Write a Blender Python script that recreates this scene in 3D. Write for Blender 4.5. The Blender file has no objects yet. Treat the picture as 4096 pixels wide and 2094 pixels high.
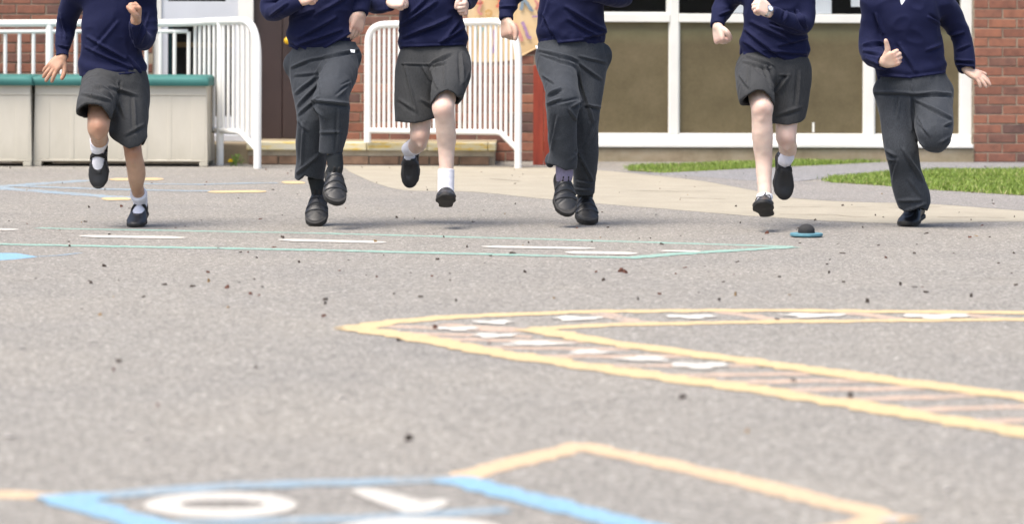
import bpy, math, random
import numpy as np
from mathutils import Matrix, Vector

# ------------------------------------------------------------------ camera, sky, sun, exposure
SC = bpy.context.scene
COL = SC.collection
F = 4096 * 100 / 36.0          # focal length in pixels of the 4096 px wide photograph
HCAM = 0.79                    # camera height (m)
YH = 238.5                     # horizon row
ROLL = math.radians(0.22)

cd = bpy.data.cameras.new('camera'); cam = bpy.data.objects.new('camera', cd); COL.objects.link(cam)
cd.lens = 100; cd.sensor_width = 36; cd.shift_y = -(1047 - YH) / 4096.0
cd.clip_start = 0.1; cd.clip_end = 2000
cam.matrix_world = Matrix.Translation((0, 0, HCAM)) @ Matrix.Rotation(math.pi / 2, 4, 'X') @ Matrix.Rotation(ROLL, 4, 'Z')
cd.dof.use_dof = True; cd.dof.focus_distance = 13.4; cd.dof.aperture_fstop = 3.9
SC.camera = cam

SUN_EL, SUN_AZ = math.radians(64), math.radians(-135)     # from the upper left, a little in front of the children
world = bpy.data.worlds.new('World'); SC.world = world; world.use_nodes = True
wn = world.node_tree.nodes; wl = world.node_tree.links
sky = wn.new('ShaderNodeTexSky'); sky.sky_type = 'NISHITA'; sky.sun_disc = False
sky.sun_elevation = SUN_EL; sky.sun_rotation = SUN_AZ
sky.air_density = 1.0; sky.dust_density = 4.0; sky.ozone_density = 0.6
bg = wn['Background']; bg.inputs['Strength'].default_value = 0.115
wl.new(sky.outputs[0], bg.inputs['Color'])
sl = bpy.data.lights.new('sun', 'SUN'); sun = bpy.data.objects.new('sun', sl); COL.objects.link(sun)
sl.energy = 2.0; sl.angle = math.radians(34); sl.color = (1.0, 0.93, 0.84)
sdir = Vector((math.sin(SUN_AZ) * math.cos(SUN_EL), math.cos(SUN_AZ) * math.cos(SUN_EL), math.sin(SUN_EL)))
sun.rotation_euler = sdir.to_track_quat('Z', 'Y').to_euler(); sun.location = sdir * 60
SC.view_settings.view_transform = 'Standard'; SC.view_settings.look = 'None'
SC.view_settings.exposure = 1.24; SC.view_settings.gamma = 1.0
SC.view_settings.use_curve_mapping = False
SC.cycles.use_denoising = True
SC.cycles.max_bounces = 6

rng = np.random.RandomState(7)
random.seed(7)
CR, SR = math.cos(ROLL), math.sin(ROLL)

def P(x, y, d):
    """measured point of the photograph at distance d -> place in the world"""
    du, dv = x - 2048.0, y - YH
    return Vector(((du * CR + dv * SR) / F * d, d, HCAM - (-du * SR + dv * CR) / F * d))
def G(x, y, z=0.0):
    """measured point on the ground plane"""
    du, dv = x - 2048.0, y - YH
    d = (HCAM - z) * F / (-du * SR + dv * CR)
    return Vector(((du * CR + dv * SR) / F * d, d, z))
def pix(p):
    s = F / p[1]; a, b = p[0] * s, (HCAM - p[2]) * s
    return 2048 + a * CR - b * SR, YH + a * SR + b * CR
# the school wall: a vertical plane, very slightly oblique
WA = math.atan(0.045); WY = 22.1
WU = Vector((math.cos(WA), math.sin(WA), 0)); WN = Vector((math.sin(WA), -math.cos(WA), 0))
def W(x, y):
    """photograph point on the wall plane -> (u along the wall, height)"""
    du, dv = x - 2048.0, y - YH
    a, b = (du * CR + dv * SR) / F, (-du * SR + dv * CR) / F
    d = WY / (1 - a * math.tan(WA))
    return (a * d / math.cos(WA), HCAM - b * d)
def WP(u, z, out=0.0):
    return Vector((0, WY, 0)) + WU * u + WN * out + Vector((0, 0, z))

# ------------------------------------------------------------------ object helpers
def link(o, parent=None):
    COL.objects.link(o)
    if parent is not None:
        o.parent = parent
        o.matrix_parent_inverse = parent_world(parent).inverted()
    return o
def parent_world(o):
    m = o.matrix_basis.copy()
    if o.parent is not None:
        m = parent_world(o.parent) @ o.matrix_parent_inverse @ m
    return m
def tag(o, label=None, cat=None, group=None, kind=None):
    if label: o['label'] = label
    if cat: o['category'] = cat
    if group: o['group'] = group
    if kind: o['kind'] = kind
    return o
def empty(name, loc, label=None, cat=None, group=None, parent=None):
    o = bpy.data.objects.new(name, None); o.location = loc; o.empty_display_size = 0.1
    link(o, parent)
    return tag(o, label, cat, group)
def mesh_obj(name, verts, faces, mat, parent=None, smooth=False, origin=None):
    v = np.asarray(verts, dtype=np.float64).reshape(-1, 3)
    if origin is None: origin = (0, 0, 0)
    me = bpy.data.meshes.new(name)
    me.from_pydata((v - np.array(origin)).tolist(), [], [list(map(int, f)) for f in faces])
    if smooth: me.shade_smooth()
    me.materials.append(mat)
    o = bpy.data.objects.new(name, me); o.location = origin
    return link(o, parent)
def quad_mesh(name, V, Q, mat, parent=None, origin=(0, 0, 0), attr=None):
    """fast build of a smooth quad mesh from numpy arrays"""
    me = bpy.data.meshes.new(name)
    V = V - np.array(origin)
    me.vertices.add(len(V)); me.vertices.foreach_set('co', V.astype(np.float32).ravel())
    n = len(Q)
    me.loops.add(n * 4); me.loops.foreach_set('vertex_index', Q.astype(np.int32).ravel())
    me.polygons.add(n); me.polygons.foreach_set('loop_start', np.arange(0, n * 4, 4, dtype=np.int32))
    me.polygons.foreach_set('loop_total', np.full(n, 4, dtype=np.int32))
    me.update(calc_edges=True); me.validate()
    me.shade_smooth()
    if attr:
        for k, a in attr.items():
            at = me.attributes.new(k, 'FLOAT', 'POINT')
            if len(at.data) == len(a): at.data.foreach_set('value', a.astype(np.float32))
    me.materials.append(mat)
    o = bpy.data.objects.new(name, me); o.location = origin
    return link(o, parent)

class MB:
    """collects simple solids for one mesh"""
    def __init__(s): s.v = []; s.f = []
    def add(s, v, f):
        n = len(s.v); s.v += [tuple(p) for p in v]; s.f += [[i + n for i in q] for q in f]; return s
    def box(s, o, ax, ay, az):
        """box from corner o with three edge vectors"""
        o, ax, ay, az = Vector(o), Vector(ax), Vector(ay), Vector(az)
        v = [o, o + ax, o + ax + ay, o + ay, o + az, o + ax + az, o + ax + ay + az, o + ay + az]
        f = [[0, 3, 2, 1], [4, 5, 6, 7], [0, 1, 5, 4], [1, 2, 6, 5], [2, 3, 7, 6], [3, 0, 4, 7]]
        if ax.cross(ay).dot(az) < 0: f = [q[::-1] for q in f]
        return s.add(v, f)
    def tube(s, pts, r, n=12, cap=True):
        pts = [Vector(p) for p in pts]; m = len(pts); vs = []; fs = []
        rr = r if isinstance(r, (list, tuple)) else [r] * m
        t0 = (pts[1] - pts[0]).normalized()
        a = t0.orthogonal().normalized()
        for i in range(m):
            t = (pts[min(i + 1, m - 1)] - pts[max(i - 1, 0)]).normalized()
            a = (a - t * a.dot(t)).normalized(); b = t.cross(a)
            for k in range(n):
                th = 2 * math.pi * k / n
                vs.append(pts[i] + (a * math.cos(th) + b * math.sin(th)) * rr[i])
        for i in range(m - 1):
            for k in range(n):
                fs.append([i * n + k, i * n + (k + 1) % n, (i + 1) * n + (k + 1) % n, (i + 1) * n + k])
        if cap:
            fs.append(list(range(n))[::-1]); fs.append([(m - 1) * n + k for k in range(n)])
        return s.add(vs, fs)
    def build(s, name, mat, parent=None, smooth=False, bevel=0.0, origin=None):
        o = mesh_obj(name, s.v, s.f, mat, parent, smooth, origin)
        if smooth:
            try: o.data.set_sharp_from_angle(angle=math.radians(40))
            except Exception: pass
        if bevel:
            m = o.modifiers.new('bevel', 'BEVEL'); m.width = bevel; m.segments = 2; m.limit_method = 'ANGLE'
        return o
def wbox(mb, u0, u1, z0, z1, out0, out1):
    """box on the wall between depths out0 < out1 (towards the camera)"""
    return mb.box(WP(u0, z0, out0), WU * (u1 - u0), WN * (out1 - out0), Vector((0, 0, z1 - z0)))

# ------------------------------------------------------------------ materials
MATS = {}
def nodes(name):
    m = bpy.data.materials.new(name); m.use_nodes = True
    nt = m.node_tree; b = nt.nodes['Principled BSDF']
    MATS[name] = m
    return m, nt, b
def N(nt, typ, **kw):
    n = nt.nodes.new(typ)
    for k, v in kw.items():
        if k in n.inputs: n.inputs[k].default_value = v
        else: setattr(n, k, v)
    return n
def coords(nt, scale=(1, 1, 1), space='Object'):
    tc = N(nt, 'ShaderNodeTexCoord'); mp = N(nt, 'ShaderNodeMapping'); mp.inputs['Scale'].default_value = scale
    nt.links.new(tc.outputs[space], mp.inputs['Vector']); return mp.outputs[0]
def geo_pos(nt, scale=(1, 1, 1)):
    g = N(nt, 'ShaderNodeNewGeometry'); mp = N(nt, 'ShaderNodeMapping'); mp.inputs['Scale'].default_value = scale
    nt.links.new(g.outputs['Position'], mp.inputs['Vector']); return mp.outputs[0]
def noise(nt, vec, scale, detail=4, rough=0.55):
    n = N(nt, 'ShaderNodeTexNoise', Scale=scale, Detail=detail, Roughness=rough)
    nt.links.new(vec, n.inputs['Vector']); return n.outputs['Fac']
def ramp(nt, fac, stops):
    r = N(nt, 'ShaderNodeValToRGB'); e = r.color_ramp.elements
    while len(e) < len(stops): e.new(0.5)
    for i, (p, c) in enumerate(stops):
        e[i].position = p
        e[i].color = (c[0], c[1], c[2], 1) if isinstance(c, (tuple, list)) else (c, c, c, 1)
    nt.links.new(fac, r.inputs[0]); return r.outputs[0]
def mix(nt, fac, a, b, mode='MIX'):
    m = N(nt, 'ShaderNodeMix', data_type='RGBA', blend_type=mode)
    for sock, val in ((0, fac), (6, a), (7, b)):
        if isinstance(val, (int, float)): m.inputs[sock].default_value = val
        elif isinstance(val, (tuple, list)): m.inputs[sock].default_value = (val[0], val[1], val[2], 1)
        else: nt.links.new(val, m.inputs[sock])
    return m.outputs[2]
def bump(nt, b, h, strength=0.3, dist=0.01):
    n = N(nt, 'ShaderNodeBump', Strength=strength, Distance=dist)
    nt.links.new(h, n.inputs['Height']); nt.links.new(n.outputs[0], b.inputs['Normal'])
def setc(nt, b, c):
    if isinstance(c, (tuple, list)): b.inputs['Base Color'].default_value = (c[0], c[1], c[2], 1)
    else: nt.links.new(c, b.inputs['Base Color'])
def scale_col(c, k): return tuple(min(1, x * k) for x in c)

def mat_plain(name, col, rough=0.6, var=0.12, nscale=12, bmp=0.1, bdist=0.004, spec=0.5, bscale=None):
    m, nt, b = nodes(name); v = coords(nt)
    f = noise(nt, v, nscale)
    setc(nt, b, ramp(nt, f, [(0.25, scale_col(col, 1 - var)), (0.75, scale_col(col, 1 + var))]))
    b.inputs['Roughness'].default_value = rough; b.inputs['Specular IOR Level'].default_value = spec
    if bmp: bump(nt, b, noise(nt, v, bscale or nscale * 6), bmp, bdist)
    return m

def asphalt_nodes(nt, pos, tint=(1, 1, 1), lift=1.0):
    fine = N(nt, 'ShaderNodeTexVoronoi', Scale=125.0); nt.links.new(pos, fine.inputs['Vector'])
    hs = N(nt, 'ShaderNodeSeparateColor'); nt.links.new(fine.outputs['Color'], hs.inputs[0])
    base = lambda k: tuple(k * t * lift for t in tint)
    grain = ramp(nt, hs.outputs[0], [(0.0, base(0.15)), (0.3, base(0.215)), (0.7, base(0.265)), (0.9, base(0.32)), (1.0, base(0.5))])
    n2 = noise(nt, pos, 55, 5, 0.8)
    c = mix(nt, 0.85, grain, ramp(nt, n2, [(0.28, 0.88), (0.5, 1.0), (0.72, 1.09)]), 'MULTIPLY')
    n3 = noise(nt, pos, 1.1, 4, 0.6)
    c = mix(nt, 0.8, c, ramp(nt, n3, [(0.3, (0.90, 0.905, 0.92)), (0.7, (1.07, 1.055, 1.03))]), 'MULTIPLY')
    n4 = noise(nt, pos, 7.0, 3, 0.6)
    c = mix(nt, 0.6, c, ramp(nt, n4, [(0.3, 0.95), (0.7, 1.04)]), 'MULTIPLY')
    h = N(nt, 'ShaderNodeMath', operation='ADD')
    nt.links.new(fine.outputs['Distance'], h.inputs[0]); nt.links.new(n2, h.inputs[1])
    return c, h.outputs[0]

m, nt, b = nodes('asphalt')
pos = geo_pos(nt); c, h = asphalt_nodes(nt, pos, (1.0, 0.95, 0.86), 0.985); setc(nt, b, c)
b.inputs['Roughness'].default_value = 0.95; b.inputs['Specular IOR Level'].default_value = 0.25
bump(nt, b, h, 0.7, 0.006)
m, nt, b = nodes('path_asphalt')
pos = geo_pos(nt); c, h = asphalt_nodes(nt, pos, (0.97, 0.97, 1.0), 0.85); setc(nt, b, c)
b.inputs['Roughness'].default_value = 0.95; bump(nt, b, h, 0.5, 0.005)
m, nt, b = nodes('kerb_asphalt')
pos = geo_pos(nt); c, h = asphalt_nodes(nt, pos, (1.0, 0.95, 0.89), 0.95); setc(nt, b, c)
b.inputs['Roughness'].default_value = 0.95; bump(nt, b, h, 0.7, 0.007)
m, nt, b = nodes('concrete_apron')
pos = geo_pos(nt, (1, 1, 1)); 
n1 = noise(nt, pos, 3.5, 6, 0.65); n2 = noise(nt, pos, 60, 4, 0.7)
c = ramp(nt, n1, [(0.3, (0.285, 0.258, 0.200)), (0.7, (0.350, 0.318, 0.250))])
c = mix(nt, 0.7, c, ramp(nt, n2, [(0.3, 0.8), (0.7, 1.15)]), 'MULTIPLY')
setc(nt, b, c); b.inputs['Roughness'].default_value = 0.95; bump(nt, b, n2, 0.4, 0.005)

def paint(name, col, wear=0.45, scale=110, cover=0.8):
    """road paint worn down to the stones"""
    m, nt, b = nodes(name); pos = geo_pos(nt)
    a, h = asphalt_nodes(nt, pos, (1.0, 0.95, 0.86), 0.985)
    n1 = noise(nt, pos, scale, 5, 0.8); n2 = noise(nt, pos, 5.0, 4, 0.65); n3 = noise(nt, pos, 22, 4, 0.7)
    s = N(nt, 'ShaderNodeMath', operation='MULTIPLY_ADD'); nt.links.new(n2, s.inputs[0]); s.inputs[1].default_value = 0.55; nt.links.new(n1, s.inputs[2])
    s2 = N(nt, 'ShaderNodeMath', operation='MULTIPLY_ADD'); nt.links.new(n3, s2.inputs[0]); s2.inputs[1].default_value = 0.4; nt.links.new(s.outputs[0], s2.inputs[2])
    fac = ramp(nt, s2.outputs[0], [(wear + 0.28, 0.06), (wear + 0.52, cover)])
    cc = mix(nt, 0.7, col, ramp(nt, n1, [(0.3, 0.85), (0.7, 1.08)]), 'MULTIPLY')
    setc(nt, b, mix(nt, fac, a, cc)); b.inputs['Roughness'].default_value = 0.9
    bump(nt, b, h, 0.5, 0.005)
    return m
paint('paint_teal', (0.216, 0.414, 0.347), 0.48, cover=.78); paint('paint_white', (0.54, 0.517, 0.468), 0.34)
paint('paint_white_worn', (0.56, 0.54, 0.49), 0.42, cover=.95)
paint('paint_yellow', (0.585, 0.43, 0.215), 0.40); paint('paint_peach', (0.504, 0.356, 0.257), 0.52, cover=.75)
paint('paint_orange', (0.558, 0.396, 0.243), 0.40, cover=.85); paint('paint_blue', (0.18, 0.378, 0.54), 0.40)
paint('paint_spot', (0.42, 0.40, 0.37), 0.5, cover=.8); paint('paint_blue_worn', (0.216, 0.333, 0.423), 0.56, cover=.7)

m, nt, b = nodes('brick')
v = coords(nt); oi = N(nt, 'ShaderNodeObjectInfo'); gi = N(nt, 'ShaderNodeNewGeometry')
sm = N(nt, 'ShaderNodeMath', operation='ADD'); nt.links.new(oi.outputs['Random'], sm.inputs[0]); nt.links.new(gi.outputs['Random Per Island'], sm.inputs[1])
fr_ = N(nt, 'ShaderNodeMath', operation='FRACT'); nt.links.new(sm.outputs[0], fr_.inputs[0])
base = ramp(nt, fr_.outputs[0], [(0.0, (0.18, 0.078, 0.052)), (0.2, (0.24, 0.102, 0.067)), (0.42, (0.30, 0.128, 0.078)),
        (0.58, (0.23, 0.10, 0.068)), (0.74, (0.12, 0.070, 0.060)), (0.9, (0.28, 0.12, 0.075)), (1.0, (0.15, 0.085, 0.068))])
add = N(nt, 'ShaderNodeVectorMath', operation='ADD'); nt.links.new(v, add.inputs[0])
mul = N(nt, 'ShaderNodeMath', operation='MULTIPLY'); mul.inputs[1].default_value = 57.0
nt.links.new(oi.outputs['Random'], mul.inputs[0]); nt.links.new(mul.outputs[0], add.inputs[1])
n1 = noise(nt, add.outputs[0], 14, 5, 0.7); n2 = noise(nt, add.outputs[0], 90, 4, 0.7)
c = mix(nt, 0.85, base, ramp(nt, n1, [(0.25, (0.5, 0.52, 0.58)), (0.5, (1, 1, 1)), (0.75, (1.3, 1.2, 1.1))]), 'MULTIPLY')
c = mix(nt, ramp(nt, n2, [(0.62, 0.0), (0.8, 0.35)]), c, (0.42, 0.36, 0.30))
setc(nt, b, c); b.inputs['Roughness'].default_value = 0.92; bump(nt, b, n2, 0.5, 0.004)
mat_plain('mortar', (0.31, 0.26, 0.195), 0.95, 0.25, 18, 0.6, 0.004)
mat_plain('white_paint', (0.80, 0.80, 0.77), 0.4, 0.04, 3, 0.05)
mat_plain('frame_white', (0.76, 0.75, 0.70), 0.5, 0.06, 4, 0.08)
mat_plain('door_grey', (0.56, 0.58, 0.62), 0.5, 0.05, 3, 0.05)
mat_plain('brown_door', (0.045, 0.028, 0.026), 0.35, 0.2, 3, 0.05)
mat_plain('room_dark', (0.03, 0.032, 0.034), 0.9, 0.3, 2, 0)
mat_plain('teal_cloth', (0.03, 0.14, 0.17), 0.8, 0.3, 3, 0)
mat_plain('shelf_wood', (0.32, 0.20, 0.06), 0.6, 0.3, 5, 0)
mat_plain('yellow_plastic', (0.75, 0.45, 0.02), 0.35, 0.05, 8, 0)
mat_plain('silver', (0.6, 0.6, 0.6), 0.25, 0.05, 8, 0); MATS['silver'].node_tree.nodes['Principled BSDF'].inputs['Metallic'].default_value = 0.9
mat_plain('paper', (0.74, 0.80, 0.84), 0.8, 0.03, 5, 0)
# window boards: olive brown, dusty along the top, smudges and runs
m, nt, b = nodes('window_board')
v = coords(nt); n1 = noise(nt, v, 3.0, 6, 0.65); n2 = noise(nt, coords(nt, (14, 14, 1.6)), 1.0, 5, 0.7); n3 = noise(nt, v, 45, 4, 0.7)
c = ramp(nt, n1, [(0.3, (0.090, 0.068, 0.030)), (0.5, (0.118, 0.092, 0.043)), (0.7, (0.150, 0.116, 0.060))])
c = mix(nt, ramp(nt, n2, [(0.6, 0.0), (0.85, 0.35)]), c, (0.18, 0.15, 0.09))
c = mix(nt, 0.5, c, ramp(nt, n3, [(0.3, 0.8), (0.7, 1.15)]), 'MULTIPLY')
sp = N(nt, 'ShaderNodeSeparateXYZ'); nt.links.new(coords(nt, (1, 1, 1), 'Generated'), sp.inputs[0])
ad = N(nt, 'ShaderNodeMath', operation='MULTIPLY_ADD'); nt.links.new(n1, ad.inputs[0]); ad.inputs[1].default_value = 0.10; nt.links.new(sp.outputs[2], ad.inputs[2])
dust = ramp(nt, ad.outputs[0], [(0.85, 0.0), (0.97, 0.55), (1.0, 0.15)])
c = mix(nt, dust, c, (0.19, 0.18, 0.09))
setc(nt, b, c); b.inputs['Roughness'].default_value = 0.55; bump(nt, b, n3, 0.15, 0.003)
# glass
m, nt, b = nodes('window_glass')
b.inputs['Base Color'].default_value = (0.01, 0.012, 0.014, 1); b.inputs['Roughness'].default_value = 0.03
b.inputs['Transmission Weight'].default_value = 0.0; b.inputs['Alpha'].default_value = 0.12
b.inputs['Specular IOR Level'].default_value = 0.9
# red timber
m, nt, b = nodes('red_timber')
v = coords(nt, (10, 10, 1.2)); n1 = noise(nt, v, 2.2, 6, 0.7); n2 = noise(nt, coords(nt), 3.0, 4)
c = ramp(nt, n1, [(0.25, (0.16, 0.020, 0.010)), (0.55, (0.27, 0.037, 0.016)), (0.8, (0.34, 0.075, 0.03))])
c = mix(nt, 0.5, c, ramp(nt, n2, [(0.3, 0.7), (0.7, 1.2)]), 'MULTIPLY')
setc(nt, b, c); b.inputs['Roughness'].default_value = 0.7; bump(nt, b, n1, 0.3, 0.004)
# plinth concrete
m, nt, b = nodes('plinth_concrete')
v = coords(nt); n1 = noise(nt, v, 5, 6, 0.7); n2 = noise(nt, v, 70, 4, 0.7); n3 = noise(nt, coords(nt, (2, 2, 9)), 1.3, 4)
c = ramp(nt, n1, [(0.25, (0.20, 0.155, 0.10)), (0.5, (0.31, 0.255, 0.175)), (0.75, (0.38, 0.33, 0.25))])
c = mix(nt, 0.6, c, ramp(nt, n3, [(0.3, (0.75, 0.78, 0.70)), (0.7, (1.1, 1.08, 1.05))]), 'MULTIPLY')
setc(nt, b, c); b.inputs['Roughness'].default_value = 0.95; bump(nt, b, n2, 0.5, 0.004)
# yellow nosing of the step: worn paint over concrete
m, nt, b = nodes('step_yellow')
v = coords(nt); n1 = noise(nt, coords(nt, (2.2, 2.2, 14)), 2.6, 6, 0.7); n2 = noise(nt, v, 60, 4)
c = ramp(nt, n1, [(0.36, (0.55, 0.52, 0.42)), (0.5, (0.60, 0.54, 0.34)), (0.64, (0.60, 0.40, 0.06))])
setc(nt, b, c); b.inputs['Roughness'].default_value = 0.8; bump(nt, b, n2, 0.3, 0.003)
# storage boxes
m, nt, b = nodes('box_beige')
v = coords(nt); n1 = noise(nt, coords(nt, (3, 3, 1)), 2.5, 5, 0.65); n2 = noise(nt, v, 120, 3)
c = ramp(nt, n1, [(0.3, (0.49, 0.46, 0.385)), (0.7, (0.53, 0.50, 0.425))])
sp = N(nt, 'ShaderNodeSeparateXYZ'); nt.links.new(geo_pos(nt), sp.inputs[0])
ad = N(nt, 'ShaderNodeMath', operation='MULTIPLY_ADD'); nt.links.new(n1, ad.inputs[0]); ad.inputs[1].default_value = 0.25; nt.links.new(sp.outputs[2], ad.inputs[2])
c = mix(nt, ramp(nt, ad.outputs[0], [(0.12, 0.45), (0.36, 0.0)]), c, (0.33, 0.31, 0.24))      # mud splashed on the foot of the box
setc(nt, b, c); b.inputs['Roughness'].default_value = 0.55; bump(nt, b, n2, 0.12, 0.002)
mat_plain('lid_green', (0.030, 0.145, 0.13), 0.7, 0.14, 6, 0.12, 0.003)
mat_plain('black_gap', (0.02, 0.02, 0.02), 0.9, 0.2, 8, 0)
# fabrics
def cloth(name, col, sheen=0.25, var=0.18, weave=(700, 700, 120), bmp=0.15):
    m, nt, b = nodes(name); v = coords(nt)
    n1 = noise(nt, coords(nt, weave), 1.0, 3, 0.6); n2 = noise(nt, v, 9, 3)
    c = mix(nt, 1.0, col, ramp(nt, n1, [(0.3, 1 - var), (0.7, 1 + var)]), 'MULTIPLY')
    c = mix(nt, 0.5, c, ramp(nt, n2, [(0.3, 0.9), (0.7, 1.1)]), 'MULTIPLY')
    setc(nt, b, c); b.inputs['Roughness'].default_value = 0.85; b.inputs['Specular IOR Level'].default_value = 0.25
    b.inputs['Sheen Weight'].default_value = sheen; b.inputs['Sheen Roughness'].default_value = 0.4
    b.inputs['Sheen Tint'].default_value = (min(1, col[0] * 6 + .2), min(1, col[1] * 6 + .2), min(1, col[2] * 6 + .2), 1)
    bump(nt, b, n1, bmp, 0.002)
    return m
cloth('navy_knit', (0.0042, 0.0066, 0.036), 0.16, 0.22, (260, 260, 260), 0.3)
cloth('grey_wool', (0.0345, 0.0395, 0.0475), 0.22, 0.35, (420, 420, 60), 0.2)
cloth('grey_skirt', (0.037, 0.039, 0.0415), 0.12, 0.32, (420, 420, 60), 0.2)
cloth('white_sock', (0.72, 0.72, 0.78), 0.15, 0.06, (300, 300, 90), 0.3)
cloth('lilac_sock', (0.22, 0.20, 0.30), 0.1, 0.2, (300, 300, 90), 0.3)
cloth('charcoal_sock', (0.022, 0.026, 0.030), 0.05, 0.2, (60, 60, 320), 0.5)
cloth('white_shirt', (0.75, 0.78, 0.82), 0.05, 0.03, (500, 500, 500), 0.1)
def leather(name, col, rough, scuff=None):
    m, nt, b = nodes(name); v = coords(nt); n1 = noise(nt, v, 22, 5, 0.65); n2 = noise(nt, v, 260, 3)
    c = ramp(nt, n1, [(0.3, scale_col(col, 0.8)), (0.7, scale_col(col, 1.25))])
    if scuff: c = mix(nt, ramp(nt, n1, [(0.55, 0.0), (0.72, 0.6)]), c, scuff)
    setc(nt, b, c); b.inputs['Roughness'].default_value = rough; bump(nt, b, n2, 0.12, 0.001)
    return m
leather('black_leather', (0.012, 0.013, 0.016), 0.42)
leather('trainer_leather', (0.018, 0.019, 0.021), 0.52, (0.10, 0.095, 0.075))
leather('black_suede', (0.010, 0.010, 0.011), 0.8)
leather('rubber_sole', (0.016, 0.016, 0.016), 0.7, (0.06, 0.055, 0.05))
leather('strap_leather', (0.016, 0.017, 0.020), 0.4)
def skin(name, col, red):
    m, nt, b = nodes(name); v = coords(nt)
    n1 = noise(nt, v, 30, 5, 0.6); n2 = noise(nt, v, 6, 3)
    at = N(nt, 'ShaderNodeAttribute', attribute_name='red')
    c = mix(nt, 0.6, col, ramp(nt, n1, [(0.3, 0.86), (0.7, 1.08)]), 'MULTIPLY')
    c = mix(nt, ramp(nt, n2, [(0.4, 0.0), (0.75, 0.35)]), c, red)
    c = mix(nt, at.outputs['Fac'], c, red)
    setc(nt, b, c); b.inputs['Roughness'].default_value = 0.5; b.inputs['Specular IOR Level'].default_value = 0.35
    b.inputs['Subsurface Weight'].default_value = 0.25; b.inputs['Subsurface Radius'].default_value = (0.012, 0.005, 0.003)
    b.inputs['Subsurface Scale'].default_value = 0.6
    return m
skin('skin_pale', (0.68, 0.525, 0.44), (0.56, 0.29, 0.23))
skin('skin_fair', (0.62, 0.445, 0.35), (0.48, 0.22, 0.165))
skin('skin_tan', (0.46, 0.285, 0.195), (0.33, 0.13, 0.075))
mat_plain('hair_brown', (0.06, 0.032, 0.016), 0.5, 0.4, 40, 0.4, 0.004)
mat_plain('hair_fair', (0.22, 0.14, 0.06), 0.5, 0.4, 40, 0.4, 0.004)
mat_plain('eye_dark', (0.02, 0.015, 0.012), 0.1, 0.1, 40, 0)
# foliage / litter / misc
m, nt, b = nodes('grass_blade')
at = N(nt, 'ShaderNodeAttribute', attribute_name='tone')
c = ramp(nt, at.outputs['Fac'], [(0.0, (0.085, 0.15, 0.018)), (0.5, (0.175, 0.265, 0.036)), (0.86, (0.26, 0.34, 0.065)), (0.95, (0.40, 0.36, 0.16)), (1.0, (0.46, 0.40, 0.22))])
setc(nt, b, c); b.inputs['Roughness'].default_value = 0.55
b.inputs['Subsurface Weight'].default_value = 0.0
mat_plain('soil', (0.13, 0.13, 0.045), 0.95, 0.4, 14, 0.5, 0.01)
mat_plain('bark_dark', (0.05, 0.036, 0.028), 0.9, 0.5, 60, 0.5, 0.004)
mat_plain('bark_red', (0.11, 0.045, 0.03), 0.9, 0.4, 60, 0.5, 0.004)
mat_plain('leaf_tan', (0.25, 0.16, 0.07), 0.85, 0.4, 60, 0.4, 0.004)
mat_plain('grit_white', (0.62, 0.60, 0.56), 0.8, 0.2, 60, 0.2, 0.003)
mat_plain('blue_wood', (0.085, 0.215, 0.265), 0.6, 0.22, 40, 0.2, 0.002)
mat_plain('foam_black', (0.022, 0.022, 0.023), 0.85, 0.25, 200, 0.4, 0.002)
mat_plain('dandelion_yellow', (0.75, 0.55, 0.01), 0.6, 0.1, 60, 0)
mat_plain('weed_green', (0.12, 0.21, 0.03), 0.6, 0.3, 30, 0)
# the painted paper sheet on the wall
m, nt, b = nodes('mural_paper')
v = coords(nt); n1 = noise(nt, v, 3.0, 4, 0.6); n2 = noise(nt, v, 30, 4)
c = ramp(nt, n1, [(0.3, (0.62, 0.40, 0.185)), (0.5, (0.70, 0.50, 0.27)), (0.7, (0.75, 0.60, 0.38))])
setc(nt, b, c); b.inputs['Roughness'].default_value = 0.8; bump(nt, b, n1, 0.3, 0.02)
for nm, cc in (('mural_pink', (0.62, 0.26, 0.22)), ('mural_purple', (0.36, 0.22, 0.36)), ('mural_teal', (0.20, 0.36, 0.34)), ('mural_slate', (0.22, 0.28, 0.33)), ('mural_ochre', (0.55, 0.33, 0.12)), ('mural_red', (0.62, 0.16, 0.10))):
    mat_plain(nm, cc, 0.8, 0.2, 25, 0)

# ------------------------------------------------------------------ ground sheets
def sheet(name, pts, z, mat, kind='structure', label=None, cat=None):
    """flat polygon on the ground from photograph points"""
    v = [G(x, y, z) for x, y in pts]
    o = mesh_obj(name, v, [list(range(len(v)))], MATS[mat])
    if o.data.polygons[0].normal.z < 0: o.data.flip_normals()
    return tag(o, kind=kind)
def wpoly(name, pts, z, mat):
    v = [Vector((p[0], p[1], z)) for p in pts]
    o = mesh_obj(name, v, [list(range(len(v)))], MATS[mat])
    if o.data.polygons[0].normal.z < 0: o.data.flip_normals()
    return tag(o, kind='structure')
mb = MB(); mb.add([(-400, -300, 0), (400, -300, 0), (400, 500, 0), (-400, 500, 0)], [[0, 1, 2, 3]])
tag(mb.build('playground_asphalt', MATS['asphalt']), kind='structure')

def smooth_curve(pts, n=6):
    out = []
    for i in range(len(pts) - 1):
        p0, p1, p2, p3 = pts[max(i - 1, 0)], pts[i], pts[i + 1], pts[min(i + 2, len(pts) - 1)]
        for k in range(n):
            t = k / n
            out.append(tuple(0.5 * (2 * b_ + (c_ - a_) * t + (2 * a_ - 5 * b_ + 4 * c_ - d_) * t * t + (3 * b_ - a_ - 3 * c_ + d_) * t ** 3)
                             for a_, b_, c_, d_ in zip(p0, p1, p2, p3)))
    return out + [pts[-1]]
def jit(pts, a):
    return [(x + random.uniform(-a, a), y + random.uniform(-a, a) * 0.35) for x, y in pts]

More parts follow.
